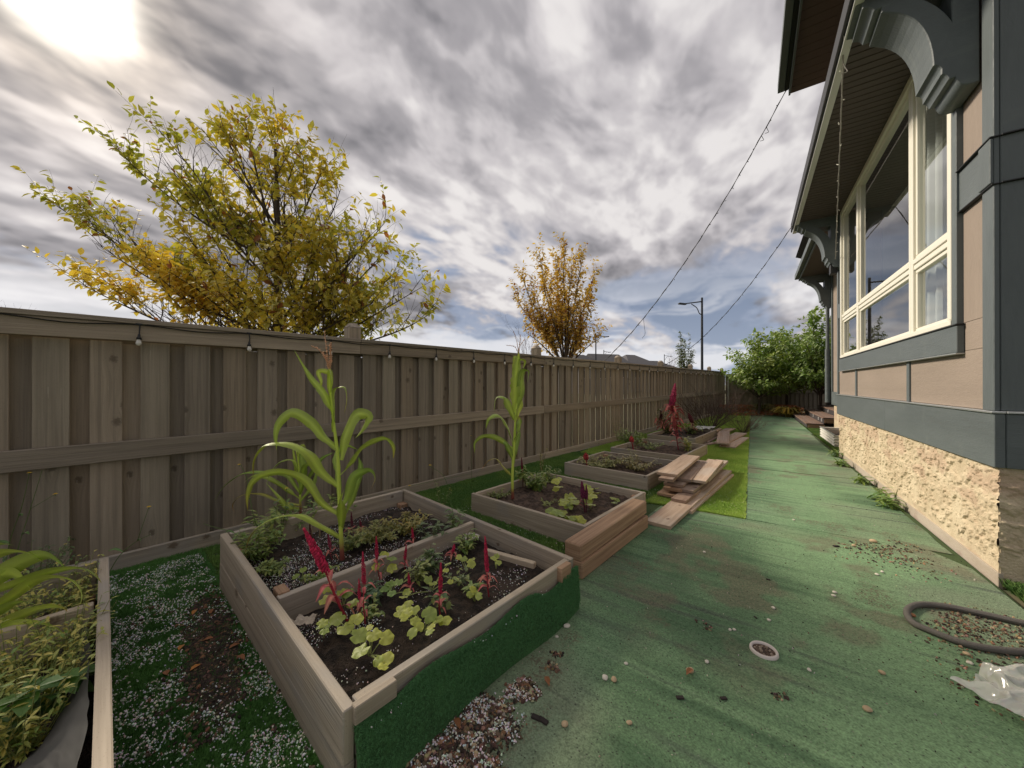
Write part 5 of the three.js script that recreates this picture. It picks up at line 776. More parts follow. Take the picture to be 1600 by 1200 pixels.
// red amaranths: plume of packed florets on a leafy red stem
function amaranth(label, top, mid, base, R, { rgb = [0.42, 0.016, 0.06], leafs = 7, LL = 0.05, seed = 1, lr = [0.45, 0.10, 0.10], group } = {}) {
  const g = thing('amaranth', label, 'amaranth', base, 0, group), r = rng(seed * 7 + 3), l = p => p.clone().sub(base), a = l(mid), t = l(top), stem = crv([V(0, -0.01, 0), l(base.clone().lerp(mid, 0.5)).add(V(0.008 * (r() - 0.5), 0, 0.01)), a, t], 14);
  mesh('stem', tube(stem, R * 0.34, R * 0.15, 6, [rgb[0] * 0.8, 0.02, 0.035]), plainV, g);
  const gs = [], H = a.distanceTo(t), N = Math.round(clamp(H / 0.0012, 90, 240)); for (let i = 0; i < N; i++) { const s = Math.pow(i / N, 0.9), p = a.clone().lerp(t, s), an = i * 2.399, rr = R * (0.35 + 0.65 * Math.sin(Math.PI * Math.min(1, 0.18 + s * 0.75))) * (1 - 0.75 * s * s) * (0.6 + 0.5 * r()), d = V(Math.cos(an), 0.35, Math.sin(an)); const o = new THREE.OctahedronGeometry(R * (0.30 + 0.2 * r()) * (1 - 0.4 * s), 0); o.scale(1, 1.5, 1); o.translate(p.x + d.x * rr, p.y + d.y * rr, p.z + d.z * rr); const m = 0.6 + 0.8 * r(); gs.push(colorize(o, [rgb[0] * m, rgb[1] * m, rgb[2] * m])); }
  mesh('plume', merge(gs), plainV, g);
  for (let i = 0; i < leafs; i++) { const s = 0.25 + 0.75 * (i + r()) / leafs, p = base.clone().lerp(mid, s).sub(base), an = i * 2.4 + r(), e = LL * (0.7 + 0.6 * r()), d = V(Math.cos(an), 0, Math.sin(an)); mesh('leaf', strap([p, p.clone().addScaledVector(d, e * 0.5).add(V(0, e * 0.22, 0)), p.clone().addScaledVector(d, e * 1.0).add(V(0, -e * 0.25, 0))], e * 0.34, { B: V(-d.z, 0, d.x), tw: 0.2, dtw: 0.1, fold: 0.3, c0: lr, c1: mix3(lr, [0.42, 0.24, 0.12], r() * 0.6), n: 7, seed: i }), petalMat, g); }
  return g;
}
const Am = (label, T, Mi, Ba, R, o) => { const y = o.y ?? 0.23, b = G(Ba[0], Ba[1], y), d = -b.z; return amaranth(label, P(T[0], T[1], d + (o.dz || 0)), P(Mi[0], Mi[1], d + (o.dz || 0) * 0.5), b, R, o); };
Am('large leaning crimson amaranth in front of the tall corn stalk', [475, 826], [509, 893], [543, 966], 0.021, { seed: 1, leafs: 10, LL: 0.085 });
Am('thin amaranth spike just right of the tall corn, in front of the divider', [588, 838], [589, 873], [594, 906], 0.010, { seed: 2, leafs: 6 });
Am('slender crimson amaranth between the leaning one and the corn, taller of a pair', [567, 862], [569, 912], [571, 972], 0.0095, { seed: 3, leafs: 6 });
Am('slender crimson amaranth with a low bare stem, shorter of a pair', [561, 904], [562, 936], [565, 966], 0.008, { seed: 4, leafs: 4 });
Am('small dark red amaranth against the middle of the divider board', [635, 850], [633, 874], [633, 888], 0.0085, { seed: 5, leafs: 5 });
Am('upright amaranth spike rising from bare soil in the front half of the large bed', [689, 879], [688, 926], [688, 959], 0.010, { seed: 6, leafs: 6 });
Am('tallest right hand amaranth with pink leaves near the rim of the large bed', [758, 838], [761, 893], [764, 929], 0.0115, { seed: 7, leafs: 9, LL: 0.055 });
Am('low amaranth spike half hidden among green weeds of the front half', [638, 895], [640, 912], [643, 922], 0.008, { seed: 8, leafs: 5 });
Am('dark amaranth spike at the back board right of the corn stalk', [549, 800], [550, 822], [551, 838], 0.009, { seed: 9, leafs: 3, rgb: [0.13, 0.012, 0.03], y: 0.25 });
Am('tiny dark amaranth spike second from the corn at the back board', [563, 812], [564, 824], [565, 834], 0.008, { seed: 10, leafs: 4, rgb: [0.15, 0.012, 0.03], y: 0.25 });
Am('thin red amaranth behind the divider near its right end', [644, 824], [645, 840], [645, 856], 0.008, { seed: 11, leafs: 4, y: 0.25 });
Am('small pinkish amaranth right behind the leaning crimson one', [513, 835], [516, 855], [520, 872], 0.010, { seed: 12, leafs: 6, y: 0.25, rgb: [0.26, 0.03, 0.06] });
Am('small red amaranth with pink leaves left of the back corn plants', [484, 815], [486, 850], [488, 872], 0.009, { seed: 13, leafs: 2, y: 0.25, rgb: [0.10, 0.02, 0.02] });
Am('red leaved amaranth near the right end of the divider front side', [710, 850], [708, 862], [704, 872], 0.010, { seed: 14, leafs: 10, LL: 0.05 });
Am('purple amaranth with several upright spikes in the second bed', [909, 752], [911, 778], [914, 800], 0.022, { seed: 15, leafs: 8, LL: 0.08, y: 0.12, rgb: [0.13, 0.012, 0.05], lr: [0.16, 0.03, 0.05] });
Am('purple amaranth spike right beside the several spiked one', [916, 758], [916, 780], [916, 800], 0.016, { seed: 16, leafs: 2, LL: 0.06, y: 0.12, rgb: [0.13, 0.012, 0.05], lr: [0.16, 0.03, 0.05] });
Am('thin dark amaranth left of centre at the back of the second bed', [815, 715], [816, 738], [817, 760], 0.013, { seed: 17, leafs: 6, LL: 0.06, y: 0.12, rgb: [0.14, 0.012, 0.03] });
Am('red drooping flower head on a thin stem at the left corner of the third bed', [915, 708], [916, 718], [918, 735], 0.034, { seed: 18, leafs: 1, LL: 0.05, y: 0.12, rgb: [0.32, 0.03, 0.03] });
Am('red drooping flower head on a thin stem at the left corner of the fourth bed', [986, 682], [987, 690], [990, 705], 0.040, { seed: 19, leafs: 1, LL: 0.06, y: 0.12, rgb: [0.32, 0.03, 0.03] });
Am('great red amaranth towering over the farthest bed', [1055, 600], [1050, 634], [1060, 686], 0.062, { seed: 20, leafs: 40, LL: 0.24, y: 0.15, dz: 0.2, lr: [0.42, 0.06, 0.07], rgb: [0.24, 0.012, 0.05] });
Am('dark amaranth spike left of the great red one', [1033, 640], [1033, 655], [1036, 675], 0.035, { seed: 21, leafs: 16, LL: 0.24, y: 0.15, rgb: [0.10, 0.01, 0.03], lr: [0.40, 0.10, 0.10] });
Am('dull maroon amaranth right of the great red one', [1076, 646], [1081, 660], [1086, 678], 0.045, { seed: 22, leafs: 14, LL: 0.16, y: 0.15, rgb: [0.10, 0.014, 0.02], lr: [0.30, 0.10, 0.09] });
Am('tall thin red amaranth stem standing in the fourth bed before the great red one', [1052, 645], [1054, 668], [1060, 702], 0.03, { seed: 23, leafs: 10, LL: 0.14, y: 0.12, rgb: [0.26, 0.05, 0.05], lr: [0.42, 0.12, 0.11] });
// squash seedlings: lobed leaves on pale stalks
function squash(label, base, leaves, seed, lime = 0.5) {
  const g = thing('squash_plant', label, 'squash plant', base), r = rng(seed);
  for (const [p, R] of leaves) { const q = p.clone().sub(base), c = mix3([0.15, 0.28, 0.045], [0.52, 0.54, 0.06], clamp(lime + (r() - 0.5) * 0.7)); const m = mesh('leaf', lobedGeo(R, c, Math.floor(r() * 999), 0.3), leafMat, g); m.position.copy(q); m.rotation.set((r() - 0.5) * 0.7 + 0.25, r() * 6.28, (r() - 0.5) * 0.7); const st = mesh('stalk', tube(crv([V(q.x * 0.1, 0, q.z * 0.1), V(q.x * 0.55, q.y * 0.6, q.z * 0.55), q.clone().add(V(0, -0.004, 0))], 6), 0.0028, 0.002, 5, [0.30, 0.34, 0.12]), plainV, g); }
  return g;
}
const Sq = (label, bx, by, list, seed, lime, y0 = 0.23, hgt = 0.075, kR = 1) => { const Z = ([x, y]) => [380 + x * 0.2667, 780 + y * 0.2667], b = G(...Z([bx, by]), y0), r = rng(seed); squash(label, b, list.map(([x, y, R]) => [G(...Z([x, y]), y0 + hgt * (0.6 + 0.7 * r())), R * 0.2667 * 1.45 / FPX * kR]), seed, lime); };
Sq('largest lime squash plant, front of the large bed near its near corner', 745, 905, [[552, 695, 52], [662, 700, 46], [600, 752, 50], [682, 792, 58], [740, 747, 28], [765, 790, 44], [838, 806, 48], [690, 882, 50], [790, 945, 30], [842, 930, 40], [822, 975, 30]], 101, 0.78);
Sq('bushy yellow green squash cluster at the middle of the front rim', 1060, 760, [[918, 652, 42], [965, 620, 40], [1002, 645, 38], [940, 690, 30], [1012, 712, 36], [1030, 748, 32], [988, 782, 34], [1090, 672, 52], [1135, 695, 42], [1182, 706, 46], [1100, 742, 30], [1095, 772, 30], [960, 665, 40]], 102, 0.68);
Sq('light green squash plant in the middle of the front half, by the divider', 860, 560, [[868, 490, 40], [910, 482, 36], [830, 522, 38], [870, 548, 32], [962, 540, 34], [850, 510, 40]], 103, 0.4);
Sq('yellow edged squash plant right of the thin amaranth at the divider', 800, 440, [[832, 326, 34], [872, 346, 42], [778, 392, 36], [872, 402, 44], [820, 318, 30]], 104, 0.6);
Sq('squash plant with mixed green and pink leaves behind the leaning amaranth', 590, 620, [[612, 545, 44], [470, 490, 30], [490, 525, 34], [475, 586, 38], [640, 606, 44], [575, 540, 36]], 105, 0.55);
Sq('squash plant with folded lime leaves at the right of the front half', 1310, 420, [[1290, 346, 38], [1335, 376, 42], [1342, 350, 36], [1262, 336, 28]], 106, 0.66);
Sq('small lime squash seedling beside the right hand amaranth', 1355, 590, [[1348, 526, 26], [1330, 556, 28], [1382, 566, 28], [1362, 548, 24]], 107, 0.78);
Sq('three leaved squash seedling in the back half, left of the corn', 345, 480, [[352, 410, 28], [306, 450, 30], [376, 440, 28]], 108, 0.45, 0.24);
Sq('green squash leaves at the left board of the front half', 475, 800, [[466, 722, 34], [478, 772, 28], [452, 746, 24], [490, 740, 24]], 109, 0.35);
Sq('curled yellow squash leaves among weeds near the upright spike', 1100, 530, [[1085, 468, 34], [1112, 490, 34], [1200, 376, 32], [1188, 415, 26], [1215, 480, 24], [940, 570, 30]], 110, 0.7);
Sq('green squash leaves at the far right corner of the front half', 1480, 400, [[1470, 345, 34], [1495, 370, 30], [1485, 330, 26]], 111, 0.4);
{ const Y = (label, cx, cy, list, seed, lime, y0, hg) => { const b = G(cx, cy, y0), r = rng(seed); squash(label, b, list.map(([x, y, R]) => [G(x, y, y0 + hg * (0.5 + r())), R]), seed, lime); };
  Y('low yellow squash vine along the near rim of the second bed', 885, 815, [[862, 798, 0.06], [872, 801, 0.06], [880, 806, 0.055], [868, 804, 0.055], [890, 810, 0.05], [900, 812, 0.05], [908, 811, 0.05], [878, 800, 0.05]], 121, 0.75, 0.12, 0.05);
  Y('yellow leaved squash plant right of the purple amaranth in the second bed', 922, 795, [[921, 766, 0.06], [928, 763, 0.06], [924, 775, 0.06], [918, 781, 0.05], [931, 770, 0.05], [922, 788, 0.05], [917, 760, 0.05]], 122, 0.8, 0.12, 0.1);
  Y('greenish squash plant left of the purple amaranth in the second bed', 892, 796, [[882, 782, 0.05], [890, 776, 0.055], [897, 784, 0.06], [888, 790, 0.05], [894, 778, 0.05], [879, 786, 0.04]], 123, 0.55, 0.12, 0.09);
  Y('tiny squash seedling alone on bare soil at the right of the second bed', 962, 783, [[958, 778, 0.035], [964, 781, 0.03], [960, 785, 0.03]], 124, 0.55, 0.12, 0.03);
  Y('yellow and orange squash leaves standing at the back of the second bed', 872, 757, [[868, 752, 0.05], [872, 748, 0.045], [873, 760, 0.05], [868, 764, 0.04]], 125, 0.95, 0.12, 0.12); }

// weeds: stems with many small leaves (each one its own plant)
function weed(label, base, { h = 0.12, w = 0.1, n = 40, L = 0.03, W = 0.45, rgb = [0.13, 0.23, 0.045], rgb2 = [0.30, 0.33, 0.07], seed = 1, stems = 5, name = 'weed', group, flowers = 0, fl = [0.7, 0.5, 0.03] }) {
  const g = thing(name, label, 'weed', base, 0, group), r = rng(seed * 13 + 1), lf = [], st = []; n = Math.round(n * 1.4); L *= 1.2; rgb = rgb.map(v => v * 1.25); rgb2 = rgb2.map(v => Math.min(0.7, v * 1.25));
  for (let s = 0; s < stems; s++) { const a = r() * 6.28, d = w * Math.sqrt(r()), e = V(Math.cos(a) * d, h * (0.5 + 0.6 * r()), Math.sin(a) * d), b0 = V(e.x * 0.25, 0, e.z * 0.25), pts = crv([b0, b0.clone().lerp(e, 0.5).add(V((r() - 0.5) * 0.02, 0.01, (r() - 0.5) * 0.02)), e], 6); st.push(tube(pts, 0.0017, 0.001, 4, mix3(rgb, [0.25, 0.2, 0.1], 0.5)));
    const m = Math.ceil(n / stems); for (let i = 0; i < m; i++) { const p = pts[Math.min(6, Math.floor(r() * 7))], c = mix3(rgb, rgb2, r()), l = leafGeo(L * (0.6 + 0.7 * r()), L * W, c, 0.35, 0.25); l.applyMatrix4(M4(p, [0, r() * 6.28, 0.2 + (r() - 0.5) * 1.2])); lf.push(l); }
    if (s < flowers) { const fg = []; for (let i = 0; i < 8; i++) { const l = leafGeo(0.009, 0.006, fl, 0, 0.1); l.applyMatrix4(M4(e, [0, i * 0.785, 0.25])); fg.push(l); } mesh('flower', merge(fg), petalMat, g); } }
  mesh('stem', merge(st), plainV, g); mesh('foliage', merge(lf), leafMat, g).userData.kind = 'stuff'; return g;
}
const Wd = (label, px, py, y, o) => weed(label, G(px, py, y), o);
// back half of the big bed
Wd('tangle of pale green weeds in the left corner of the large bed', 405, 870, 0.24, { h: 0.20, w: 0.16, n: 260, L: 0.036, seed: 1, stems: 24, flowers: 0 });
Wd('weeds along the back board of the large bed, below the shorter corn', 455, 830, 0.25, { h: 0.22, w: 0.2, n: 240, L: 0.038, rgb: [0.09, 0.18, 0.04], seed: 2, stems: 22 });
Wd('low green weeds left of the dark soil in the back half of the large bed', 425, 895, 0.24, { h: 0.06, w: 0.10, n: 220, L: 0.026, rgb: [0.12, 0.2, 0.045], seed: 3, stems: 12 });
Wd('dense low olive weeds right of the corn in the back half of the large bed', 585, 842, 0.25, { h: 0.09, w: 0.20, n: 620, L: 0.026, rgb: [0.15, 0.19, 0.045], rgb2: [0.40, 0.36, 0.11], seed: 4, stems: 34 });
Wd('yellowing low weeds at the far right of the back half of the large bed', 635, 830, 0.25, { h: 0.11, w: 0.17, n: 460, L: 0.028, rgb: [0.20, 0.22, 0.05], rgb2: [0.42, 0.32, 0.08], seed: 5, stems: 26, flowers: 6, fl: [0.65, 0.36, 0.03] });
Wd('grassy weeds at the foot of the tall corn stalk', 545, 855, 0.25, { h: 0.07, w: 0.13, n: 220, L: 0.027, rgb: [0.11, 0.17, 0.045], seed: 6, stems: 14 });
Wd('greyish green broad weeds crossing the divider near its right end', 675, 850, 0.24, { h: 0.14, w: 0.10, n: 60, L: 0.045, W: 0.5, rgb: [0.09, 0.14, 0.06], rgb2: [0.17, 0.22, 0.08], seed: 7, stems: 9 });
Wd('tall broad leaved weed at the right end of the divider board', 712, 838, 0.24, { h: 0.17, w: 0.09, n: 46, L: 0.05, W: 0.45, rgb: [0.10, 0.17, 0.05], rgb2: [0.2, 0.25, 0.07], seed: 8, stems: 7 });
Wd('dull green broad leaved weed in the middle of the front half', 668, 890, 0.24, { h: 0.11, w: 0.10, n: 56, L: 0.045, W: 0.5, rgb: [0.07, 0.13, 0.045], rgb2: [0.15, 0.2, 0.06], seed: 9, stems: 8 });
Wd('dark green flat weed beside the light squash plant', 582, 928, 0.23, { h: 0.03, w: 0.08, n: 24, L: 0.055, W: 0.4, rgb: [0.05, 0.11, 0.04], rgb2: [0.08, 0.14, 0.05], seed: 10, stems: 5 });
Wd('low weeds around the foot of the upright amaranth spike', 690, 945, 0.23, { h: 0.05, w: 0.08, n: 26, L: 0.045, W: 0.45, rgb: [0.08, 0.14, 0.05], seed: 11, stems: 6 });
Wd('sparse weeds in dark soil between the two squash clusters', 720, 905, 0.23, { h: 0.06, w: 0.08, n: 26, L: 0.035, rgb: [0.08, 0.13, 0.05], seed: 12, stems: 6 });
Wd('sparse grassy weed by the fence between the two nearest gaps', 690, 790, 0.02, { h: 0.30, w: 0.12, n: 24, L: 0.03, rgb: [0.12, 0.18, 0.05], seed: 13, stems: 7, flowers: 2 });
Wd('bushy green weed behind the fabric scrap in the front half', 725, 858, 0.23, { h: 0.10, w: 0.10, n: 60, L: 0.04, seed: 81, stems: 9 });
Wd('low weed patch right of the divider stake in the back half', 500, 905, 0.24, { h: 0.05, w: 0.10, n: 120, L: 0.025, seed: 82, stems: 14 });
Wd('curling olive weed stems in the middle of the front half', 648, 905, 0.23, { h: 0.10, w: 0.09, n: 40, L: 0.04, rgb: [0.16, 0.2, 0.06], seed: 83, stems: 9 });
Wd('small green weeds by the foot of the pair of slender amaranths', 580, 960, 0.22, { h: 0.05, w: 0.08, n: 40, L: 0.03, seed: 84, stems: 8 });
Wd('yellow green weeds beside the right hand amaranth foot', 735, 922, 0.22, { h: 0.05, w: 0.07, n: 30, L: 0.035, seed: 85, stems: 6 });
Wd('tall green weed at the left board of the back half', 420, 845, 0.24, { h: 0.24, w: 0.12, n: 110, L: 0.045, seed: 86, stems: 10 });
Wd('green weed clump behind the tall corn, by the back board', 520, 812, 0.25, { h: 0.16, w: 0.15, n: 150, L: 0.04, seed: 87, stems: 14 });
// second bed
Wd('bright green weeds right of the corn stalk in the second bed', 838, 762, 0.12, { h: 0.20, w: 0.24, n: 300, L: 0.055, rgb: [0.14, 0.25, 0.04], rgb2: [0.28, 0.3, 0.06], seed: 21, stems: 16 });
Wd('low mossy weeds left of the corn stalk in the second bed', 777, 776, 0.12, { h: 0.06, w: 0.16, n: 150, L: 0.025, rgb: [0.10, 0.16, 0.03], seed: 22, stems: 20 });
Wd('weeds behind the yellow squash leaves in the second bed', 856, 752, 0.12, { h: 0.14, w: 0.22, n: 110, L: 0.045, rgb: [0.1, 0.16, 0.04], seed: 23, stems: 12 });
Wd('tiny weeds on bare soil left of centre in the second bed', 852, 787, 0.12, { h: 0.04, w: 0.14, n: 40, L: 0.03, rgb: [0.2, 0.24, 0.05], seed: 24, stems: 8 });
Wd('tall thin dry weed standing at the back board of the second bed', 845, 735, 0.12, { h: 0.34, w: 0.1, n: 60, L: 0.03, rgb: [0.2, 0.2, 0.05], rgb2: [0.36, 0.3, 0.1], seed: 25, stems: 8 });
// third, fourth, fifth beds
Wd('wide mat of low olive weeds over the left of the third bed', 940, 730, 0.12, { h: 0.15, w: 0.36, n: 460, L: 0.045, rgb: [0.17, 0.21, 0.05], rgb2: [0.42, 0.38, 0.12], seed: 31, stems: 34 });
Wd('mat of dry brownish weeds over the right of the third bed', 995, 733, 0.12, { h: 0.16, w: 0.36, n: 460, L: 0.045, rgb: [0.17, 0.18, 0.05], rgb2: [0.45, 0.36, 0.14], seed: 32, stems: 34 });
Wd('thin upright weed in the middle of the third bed', 985, 726, 0.12, { h: 0.32, w: 0.08, n: 50, L: 0.03, rgb: [0.22, 0.22, 0.08], seed: 33, stems: 5 });
Wd('bright green bushy weed at the left of the fourth bed', 988, 694, 0.12, { h: 0.26, w: 0.34, n: 420, L: 0.06, rgb: [0.15, 0.25, 0.04], rgb2: [0.26, 0.3, 0.06], seed: 34, stems: 24 });
Wd('low green weeds along the near board of the fourth bed', 1015, 701, 0.12, { h: 0.12, w: 0.26, n: 130, L: 0.05, rgb: [0.12, 0.2, 0.04], seed: 35, stems: 16 });
Wd('yellow green weed at the right corner of the fourth bed', 1076, 702, 0.12, { h: 0.24, w: 0.14, n: 70, L: 0.07, rgb: [0.25, 0.3, 0.05], rgb2: [0.4, 0.38, 0.07], seed: 36, stems: 8 });
Wd('tall pale weed at the fence behind the fourth bed', 968, 690, 0.02, { h: 0.6, w: 0.25, n: 90, L: 0.05, rgb: [0.2, 0.22, 0.07], rgb2: [0.34, 0.3, 0.12], seed: 37, stems: 10 });
Wd('green bushy weeds at the foot of the great red amaranth', 1045, 676, 0.15, { h: 0.55, w: 0.34, n: 260, L: 0.09, rgb: [0.12, 0.16, 0.04], rgb2: [0.3, 0.24, 0.09], seed: 38, stems: 26 });
Wd('grassy green weeds at the right of the farthest bed', 1078, 677, 0.15, { h: 0.22, w: 0.3, n: 160, L: 0.08, rgb: [0.09, 0.16, 0.04], seed: 39, stems: 18 });
// along the house wall
[['dandelion like weed first along the stucco from the planter', 1307, 714, 0.16], ['yellowish weed second along the stucco from the planter', 1316, 728, 0.12], ['small weed third along the stucco, left of a flat one', 1350, 755, 0.1], ['broad weed fourth along the stucco base, fullest of them', 1376, 781, 0.15], ['thin weed nearest along the stucco base', 1391, 794, 0.12]].forEach(([l, x, y, h], i) => Wd(l, x, y, 0.012, { h: h * 0.8, w: 0.10, n: 34, L: 0.10, W: 0.28, rgb: [0.09, 0.19, 0.03], rgb2: [0.22, 0.3, 0.05], seed: 50 + i, stems: 5 }));
// weedy left bed
for (const [l, x, y, s, o] of [['dry yellow weeds filling the middle of the leftmost bed', 60, 1010, 61, {}], ['dry weeds at the near left of the leftmost bed', 20, 1080, 62, {}], ['dry weeds in front, at the lower middle of the leftmost bed', 75, 1100, 63, {}], ['weeds at the left edge of the picture in the leftmost bed', 0, 1000, 64, {}], ['weeds beside the grey fabric in the leftmost bed', 105, 1040, 65, {}], ['green weeds along the back board of the leftmost bed', 60, 925, 66, { rgb: [0.05, 0.11, 0.025], rgb2: [0.12, 0.18, 0.04] }], ['weeds under the arching blades in the leftmost bed', 105, 960, 67, {}], ['lowest weeds at the bottom edge in the leftmost bed', 40, 1170, 68, {}]]) Wd(l, x, y, 0.17, { h: 0.24, w: 0.16, n: 300, L: 0.024, W: 0.40, rgb: [0.16, 0.27, 0.045], rgb2: [0.56, 0.46, 0.10], seed: s, stems: 40, flowers: 3, fl: [0.6, 0.45, 0.08], ...o });
Wd('fresh broad green leaves low in the leftmost bed', 60, 1125, 0.22, { h: 0.13, w: 0.10, n: 20, L: 0.07, W: 0.75, rgb: [0.07, 0.17, 0.025], rgb2: [0.11, 0.22, 0.03], seed: 70, stems: 6 });
// tall thin stems with yellow heads by the fence
function stalkFlower(label, pts, leaves, seed, heads) {
  const b = pts[0], g = thing('wildflower', label, 'wildflower', b.clone()), r = rng(seed), q = pts.map(p => p.clone().sub(b)); mesh('stem', tube(crv(q, 16), 0.0024, 0.0013, 5, [0.10, 0.16, 0.04]), plainV, g);
  for (const [u, L, a] of leaves) { const c = new THREE.CatmullRomCurve3(q), p = c.getPointAt(u), d = V(Math.cos(a), 0.25, Math.sin(a)); mesh('leaf', strap([p, p.clone().addScaledVector(d, L * 0.5).add(V(0, 0.01, 0)), p.clone().addScaledVector(d, L).add(V(0, -0.01, 0))], L * 0.28, { B: V(-d.z, 0, d.x), tw: 0.25, fold: 0.2, c0: [0.1, 0.2, 0.04], n: 8, seed }), leafMat, g); }
  for (const h of heads) { const e = h.clone().sub(b), fg = []; for (let k = 0; k < 2; k++) for (let i = 0; i < 12; i++) { const l = leafGeo(0.013 - k * 0.004, 0.006, [0.72, 0.50, 0.02], 0, 0.1); l.applyMatrix4(M4(e, [0, i * 0.524 + k * 0.26, 0.15 + k * 0.5])); fg.push(l); } fg.push(colorize(new THREE.ConeGeometry(0.004, 0.010, 6).translate(e.x, e.y - 0.005, e.z), [0.1, 0.16, 0.04])); mesh('flower_head', merge(fg), petalMat, g); if (e.distanceTo(q[q.length - 1]) > 0.01) { const p = q[Math.floor(q.length * 0.6)]; mesh('stem', tube([p, e], 0.0016, 0.0012, 4, [0.1, 0.16, 0.04]), plainV, g); } }
}
const D1 = 2.15;
stalkFlower('tall yellow flowered stem at the far left against the fence', [P(2, 960, D1), P(15, 850, D1), P(35, 790, D1), P(46, 740, D1)], [[0.25, 0.09, 0.2], [0.5, 0.07, 2.6], [0.7, 0.06, 0.4]], 1, [P(46, 739, D1)]);
stalkFlower('second yellow flowered stem beside the far left one, smaller head', [P(10, 960, D1), P(28, 860, D1), P(48, 795, D1 + 0.05), P(66, 735, D1 + 0.05)], [[0.3, 0.05, 2.9], [0.55, 0.08, 0.3]], 2, [P(87, 772, D1)]);
stalkFlower('leaning yellow flowered stem rising right of the leftmost bed rim', [P(165, 905, 2.1), P(190, 865, 2.12), P(215, 845, 2.15), P(236, 835, 2.15)], [[0.5, 0.08, 3.0], [0.75, 0.05, 0.5]], 3, [P(233, 792, 2.15)]);
stalkFlower('thin arching weed stem leaving the left corner of the large bed', [G(400, 880, 0.25), P(370, 835, 2.25), P(340, 825, 2.3), P(318, 818, 2.3)], [[0.5, 0.05, 2.8]], 4, []);
stalkFlower('thin wispy stems above the left corner of the large bed', [G(415, 860, 0.25), P(395, 800, 2.35), P(385, 745, 2.4), P(376, 725, 2.4)], [[0.3, 0.05, 0.6], [0.6, 0.04, 2.5]], 5, [P(374, 726, 2.4)]);
stalkFlower('yellow dotted thin stem left of the shorter corn plant', [G(440, 840, 0.25), P(448, 780, 2.6), P(448, 763, 2.6)], [[0.4, 0.05, 0.6]], 6, [P(448, 763, 2.6)]);
stalkFlower('thin stem with a pale head between the large bed and the second bed', [G(715, 835, 0.25), P(703, 780, 2.8), P(694, 745, 2.8), P(672, 728, 2.8)], [[0.3, 0.06, 2.8], [0.6, 0.06, 0.3]], 7, [P(672, 727, 2.8)]);
stalkFlower('yellow headed stem in front of the fence left of the second corn', [P(737, 800, 4.6), P(737, 740, 4.6), P(736, 682, 4.6)], [[0.4, 0.08, 0.5]], 8, [P(736, 681, 4.6), P(640, 759, 2.9)]);
// grey landscape fabric in the leftmost bed
{ const F = (t, n, y) => FP(t, n, y), g = sheet(0, 1, 0, 1, 30, 70, (u, v) => { const n = lerp(1.25, 2.7, v), t = -0.665 - 0.10 * u - 0.03 * Math.sin(v * 14) * u - 0.03 * fbm(v * 6, u * 2, 3, 9), y = 0.325 - 0.17 * u - 0.05 * sst(0.45, 0.25, v) + 0.045 * Math.sin(v * 9 + u * 2) * (0.3 + u) + 0.03 * (fbm(u * 4, v * 9, 3, 10) - 0.5); const p = F(t, n, y); return [p.x, p.y, p.z]; }); single('landscape_fabric', g, std({ color: lin(0.085, 0.082, 0.072), roughness: 0.85, side: THREE.DoubleSide }), 'crumpled grey landscape fabric along the inner side of the leftmost bed', 'fabric'); }
// a strip of torn pale board and rubble at the far end of the front half
plank('narrow pale board strip lying on soil by the far board of the large bed', G(760, 858, 0.27), G(836, 880, 0.27), 0.035, 0.272, 0.276, MG[2], 41);
{ const g = sheet(-0.05, 0.05, -0.04, 0.04, 22, 18, (x, z) => 0.012 + 0.035 * Math.abs(fbm(x * 40, z * 40, 3, 8) - 0.4) * 2); single('fabric_scrap', g, std({ color: lin(0.55, 0.50, 0.44), roughness: 0.8, side: THREE.DoubleSide }), 'crumpled whitish scrap at the right end of the divider board', 'scrap', G(738, 842, 0.24)); 
  const g2 = sheet(-0.05, 0.05, -0.03, 0.03, 22, 12, (x, z) => 0.012 + 0.035 * Math.abs(fbm(x * 40 + 7, z * 40, 3, 8) - 0.4) * 2 + 0.2 * Math.max(0, x)); single('fabric_scrap', g2, std({ color: lin(0.42, 0.36, 0.28), roughness: 0.8, side: THREE.DoubleSide }), 'pale torn scrap by the left board of the front half', 'scrap', G(478, 975, 0.235)); }
// white fabric showing in the farthest bed
{ const g = sheet(-0.35, 0.35, -0.2, 0.2, 30, 20, (x, z) => 0.03 + 0.08 * fbm(x * 7, z * 7, 3, 3)); single('fabric_scrap', g, std({ color: lin(0.5, 0.5, 0.48), roughness: 0.8, side: THREE.DoubleSide }), 'whitish sheet lying at the right corner of the farthest bed', 'scrap', G(1100, 672, 0.17), TF); }
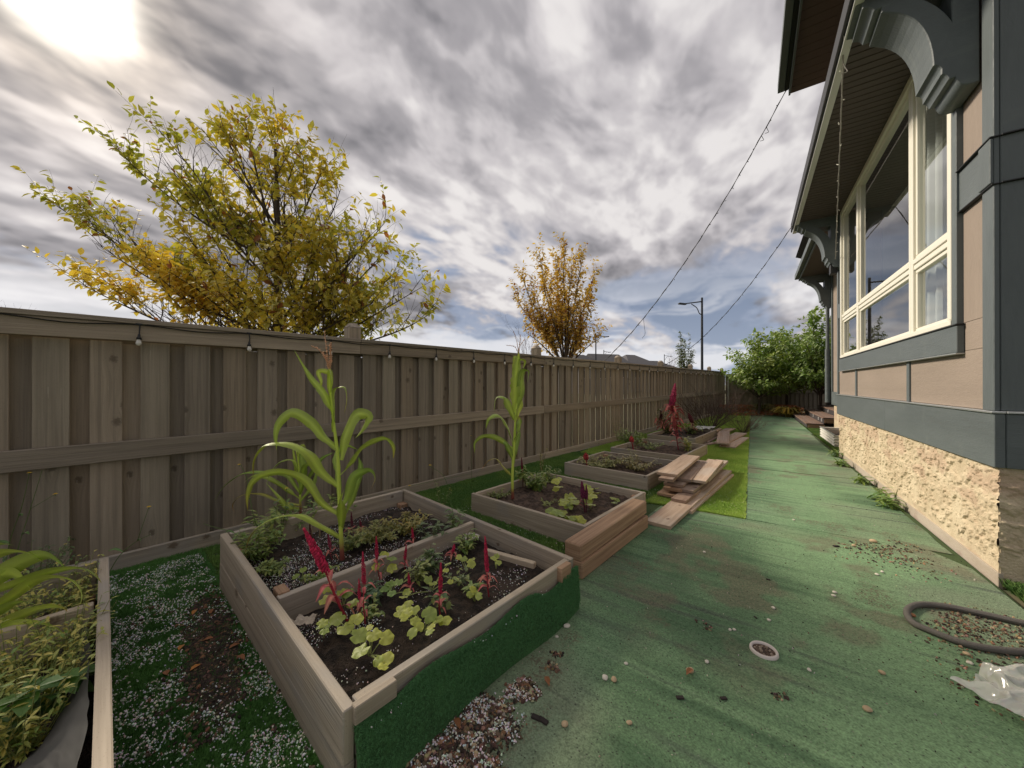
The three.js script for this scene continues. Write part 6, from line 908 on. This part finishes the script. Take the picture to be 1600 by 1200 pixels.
// wicker hoop behind the corn
single('wicker_hoop', tube(crv([[0, 0], [0.005, 0.06], [0.03, 0.10], [0.055, 0.075], [0.06, 0.0]].map(([x, y]) => V(x, y, 0)), 20), 0.0045, 0.0045, 6), std({ color: lin(0.42, 0.30, 0.18), roughness: 0.8, bumpMap: noiseBump, bumpScale: 0.003 }), 'small woven hoop standing in the soil behind the tall corn', 'hoop', G(487, 838, 0.25));

// far corner planting
function grassClump(name, label, b, n, L, W, c0, c1, seed) { const g = thing(name, label, 'plant', b), r = rng(seed); for (let i = 0; i < n; i++) { const a = r() * 6.28, d = V(Math.cos(a), 0, Math.sin(a)), l = L * (0.6 + 0.6 * r()), q = r() * 0.08; mesh('leaf', strap([d.clone().multiplyScalar(q), d.clone().multiplyScalar(q + l * 0.35).add(V(0, l * 0.55, 0)), d.clone().multiplyScalar(q + l * 0.85).add(V(0, l * 0.25, 0))], W, { B: V(-d.z, 0, d.x), tw: 0.15, fold: 0.2, c0, c1: mix3(c0, c1, r()), n: 7, seed: i }), leafMat, g); } }
grassClump('grass_clump', 'olive ornamental grass clump under the far corner trees', V(P(1190, 600, 16.2).x, 0.05, -16.2), 90, 0.75, 0.035, [0.14, 0.18, 0.04], [0.36, 0.30, 0.09], 5);
grassClump('hosta', 'bright yellow hosta clump left of the wooden steps', HP(14.9, 0.15, 0.02), 80, 0.62, 0.12, [0.38, 0.30, 0.05], [0.62, 0.42, 0.06], 6);
grassClump('hosta', 'second smaller yellow hosta clump nearer along the wooden steps', HP(15.8, 0.5, 0.02), 50, 0.5, 0.1, [0.38, 0.28, 0.05], [0.6, 0.4, 0.06], 7);
{ const r = rng(95), ms = [], cs = [], lg = leafGeo(1, 0.5, null, 0.3, 0.5); for (let i = 0; i < 2600; i++) { const p = V(lerp(9.4, 13.0, r()), 0, -lerp(15.4, 17.1, r())); p.y = 0.03 + 0.34 * sst(15.3, 16.6, -p.z) + 0.04 * r(); const s = 0.05 + 0.05 * r(); ms.push(M4(p, [r() * 1.2 - 0.6, r() * 6.28, r() - 0.5], [s, s, s])); cs.push([[0.62, 0.14, 0.045], [0.7, 0.24, 0.06], [0.45, 0.11, 0.05], [0.6, 0.32, 0.1]][Math.floor(r() * 4)]); } const m = instances('fallen_leaves', lg, leafMatI, ms, cs); tag(m, 'bed of fallen orange red leaves along the far corner fence', 'leaves'); }
renderer.render(scene, camera);
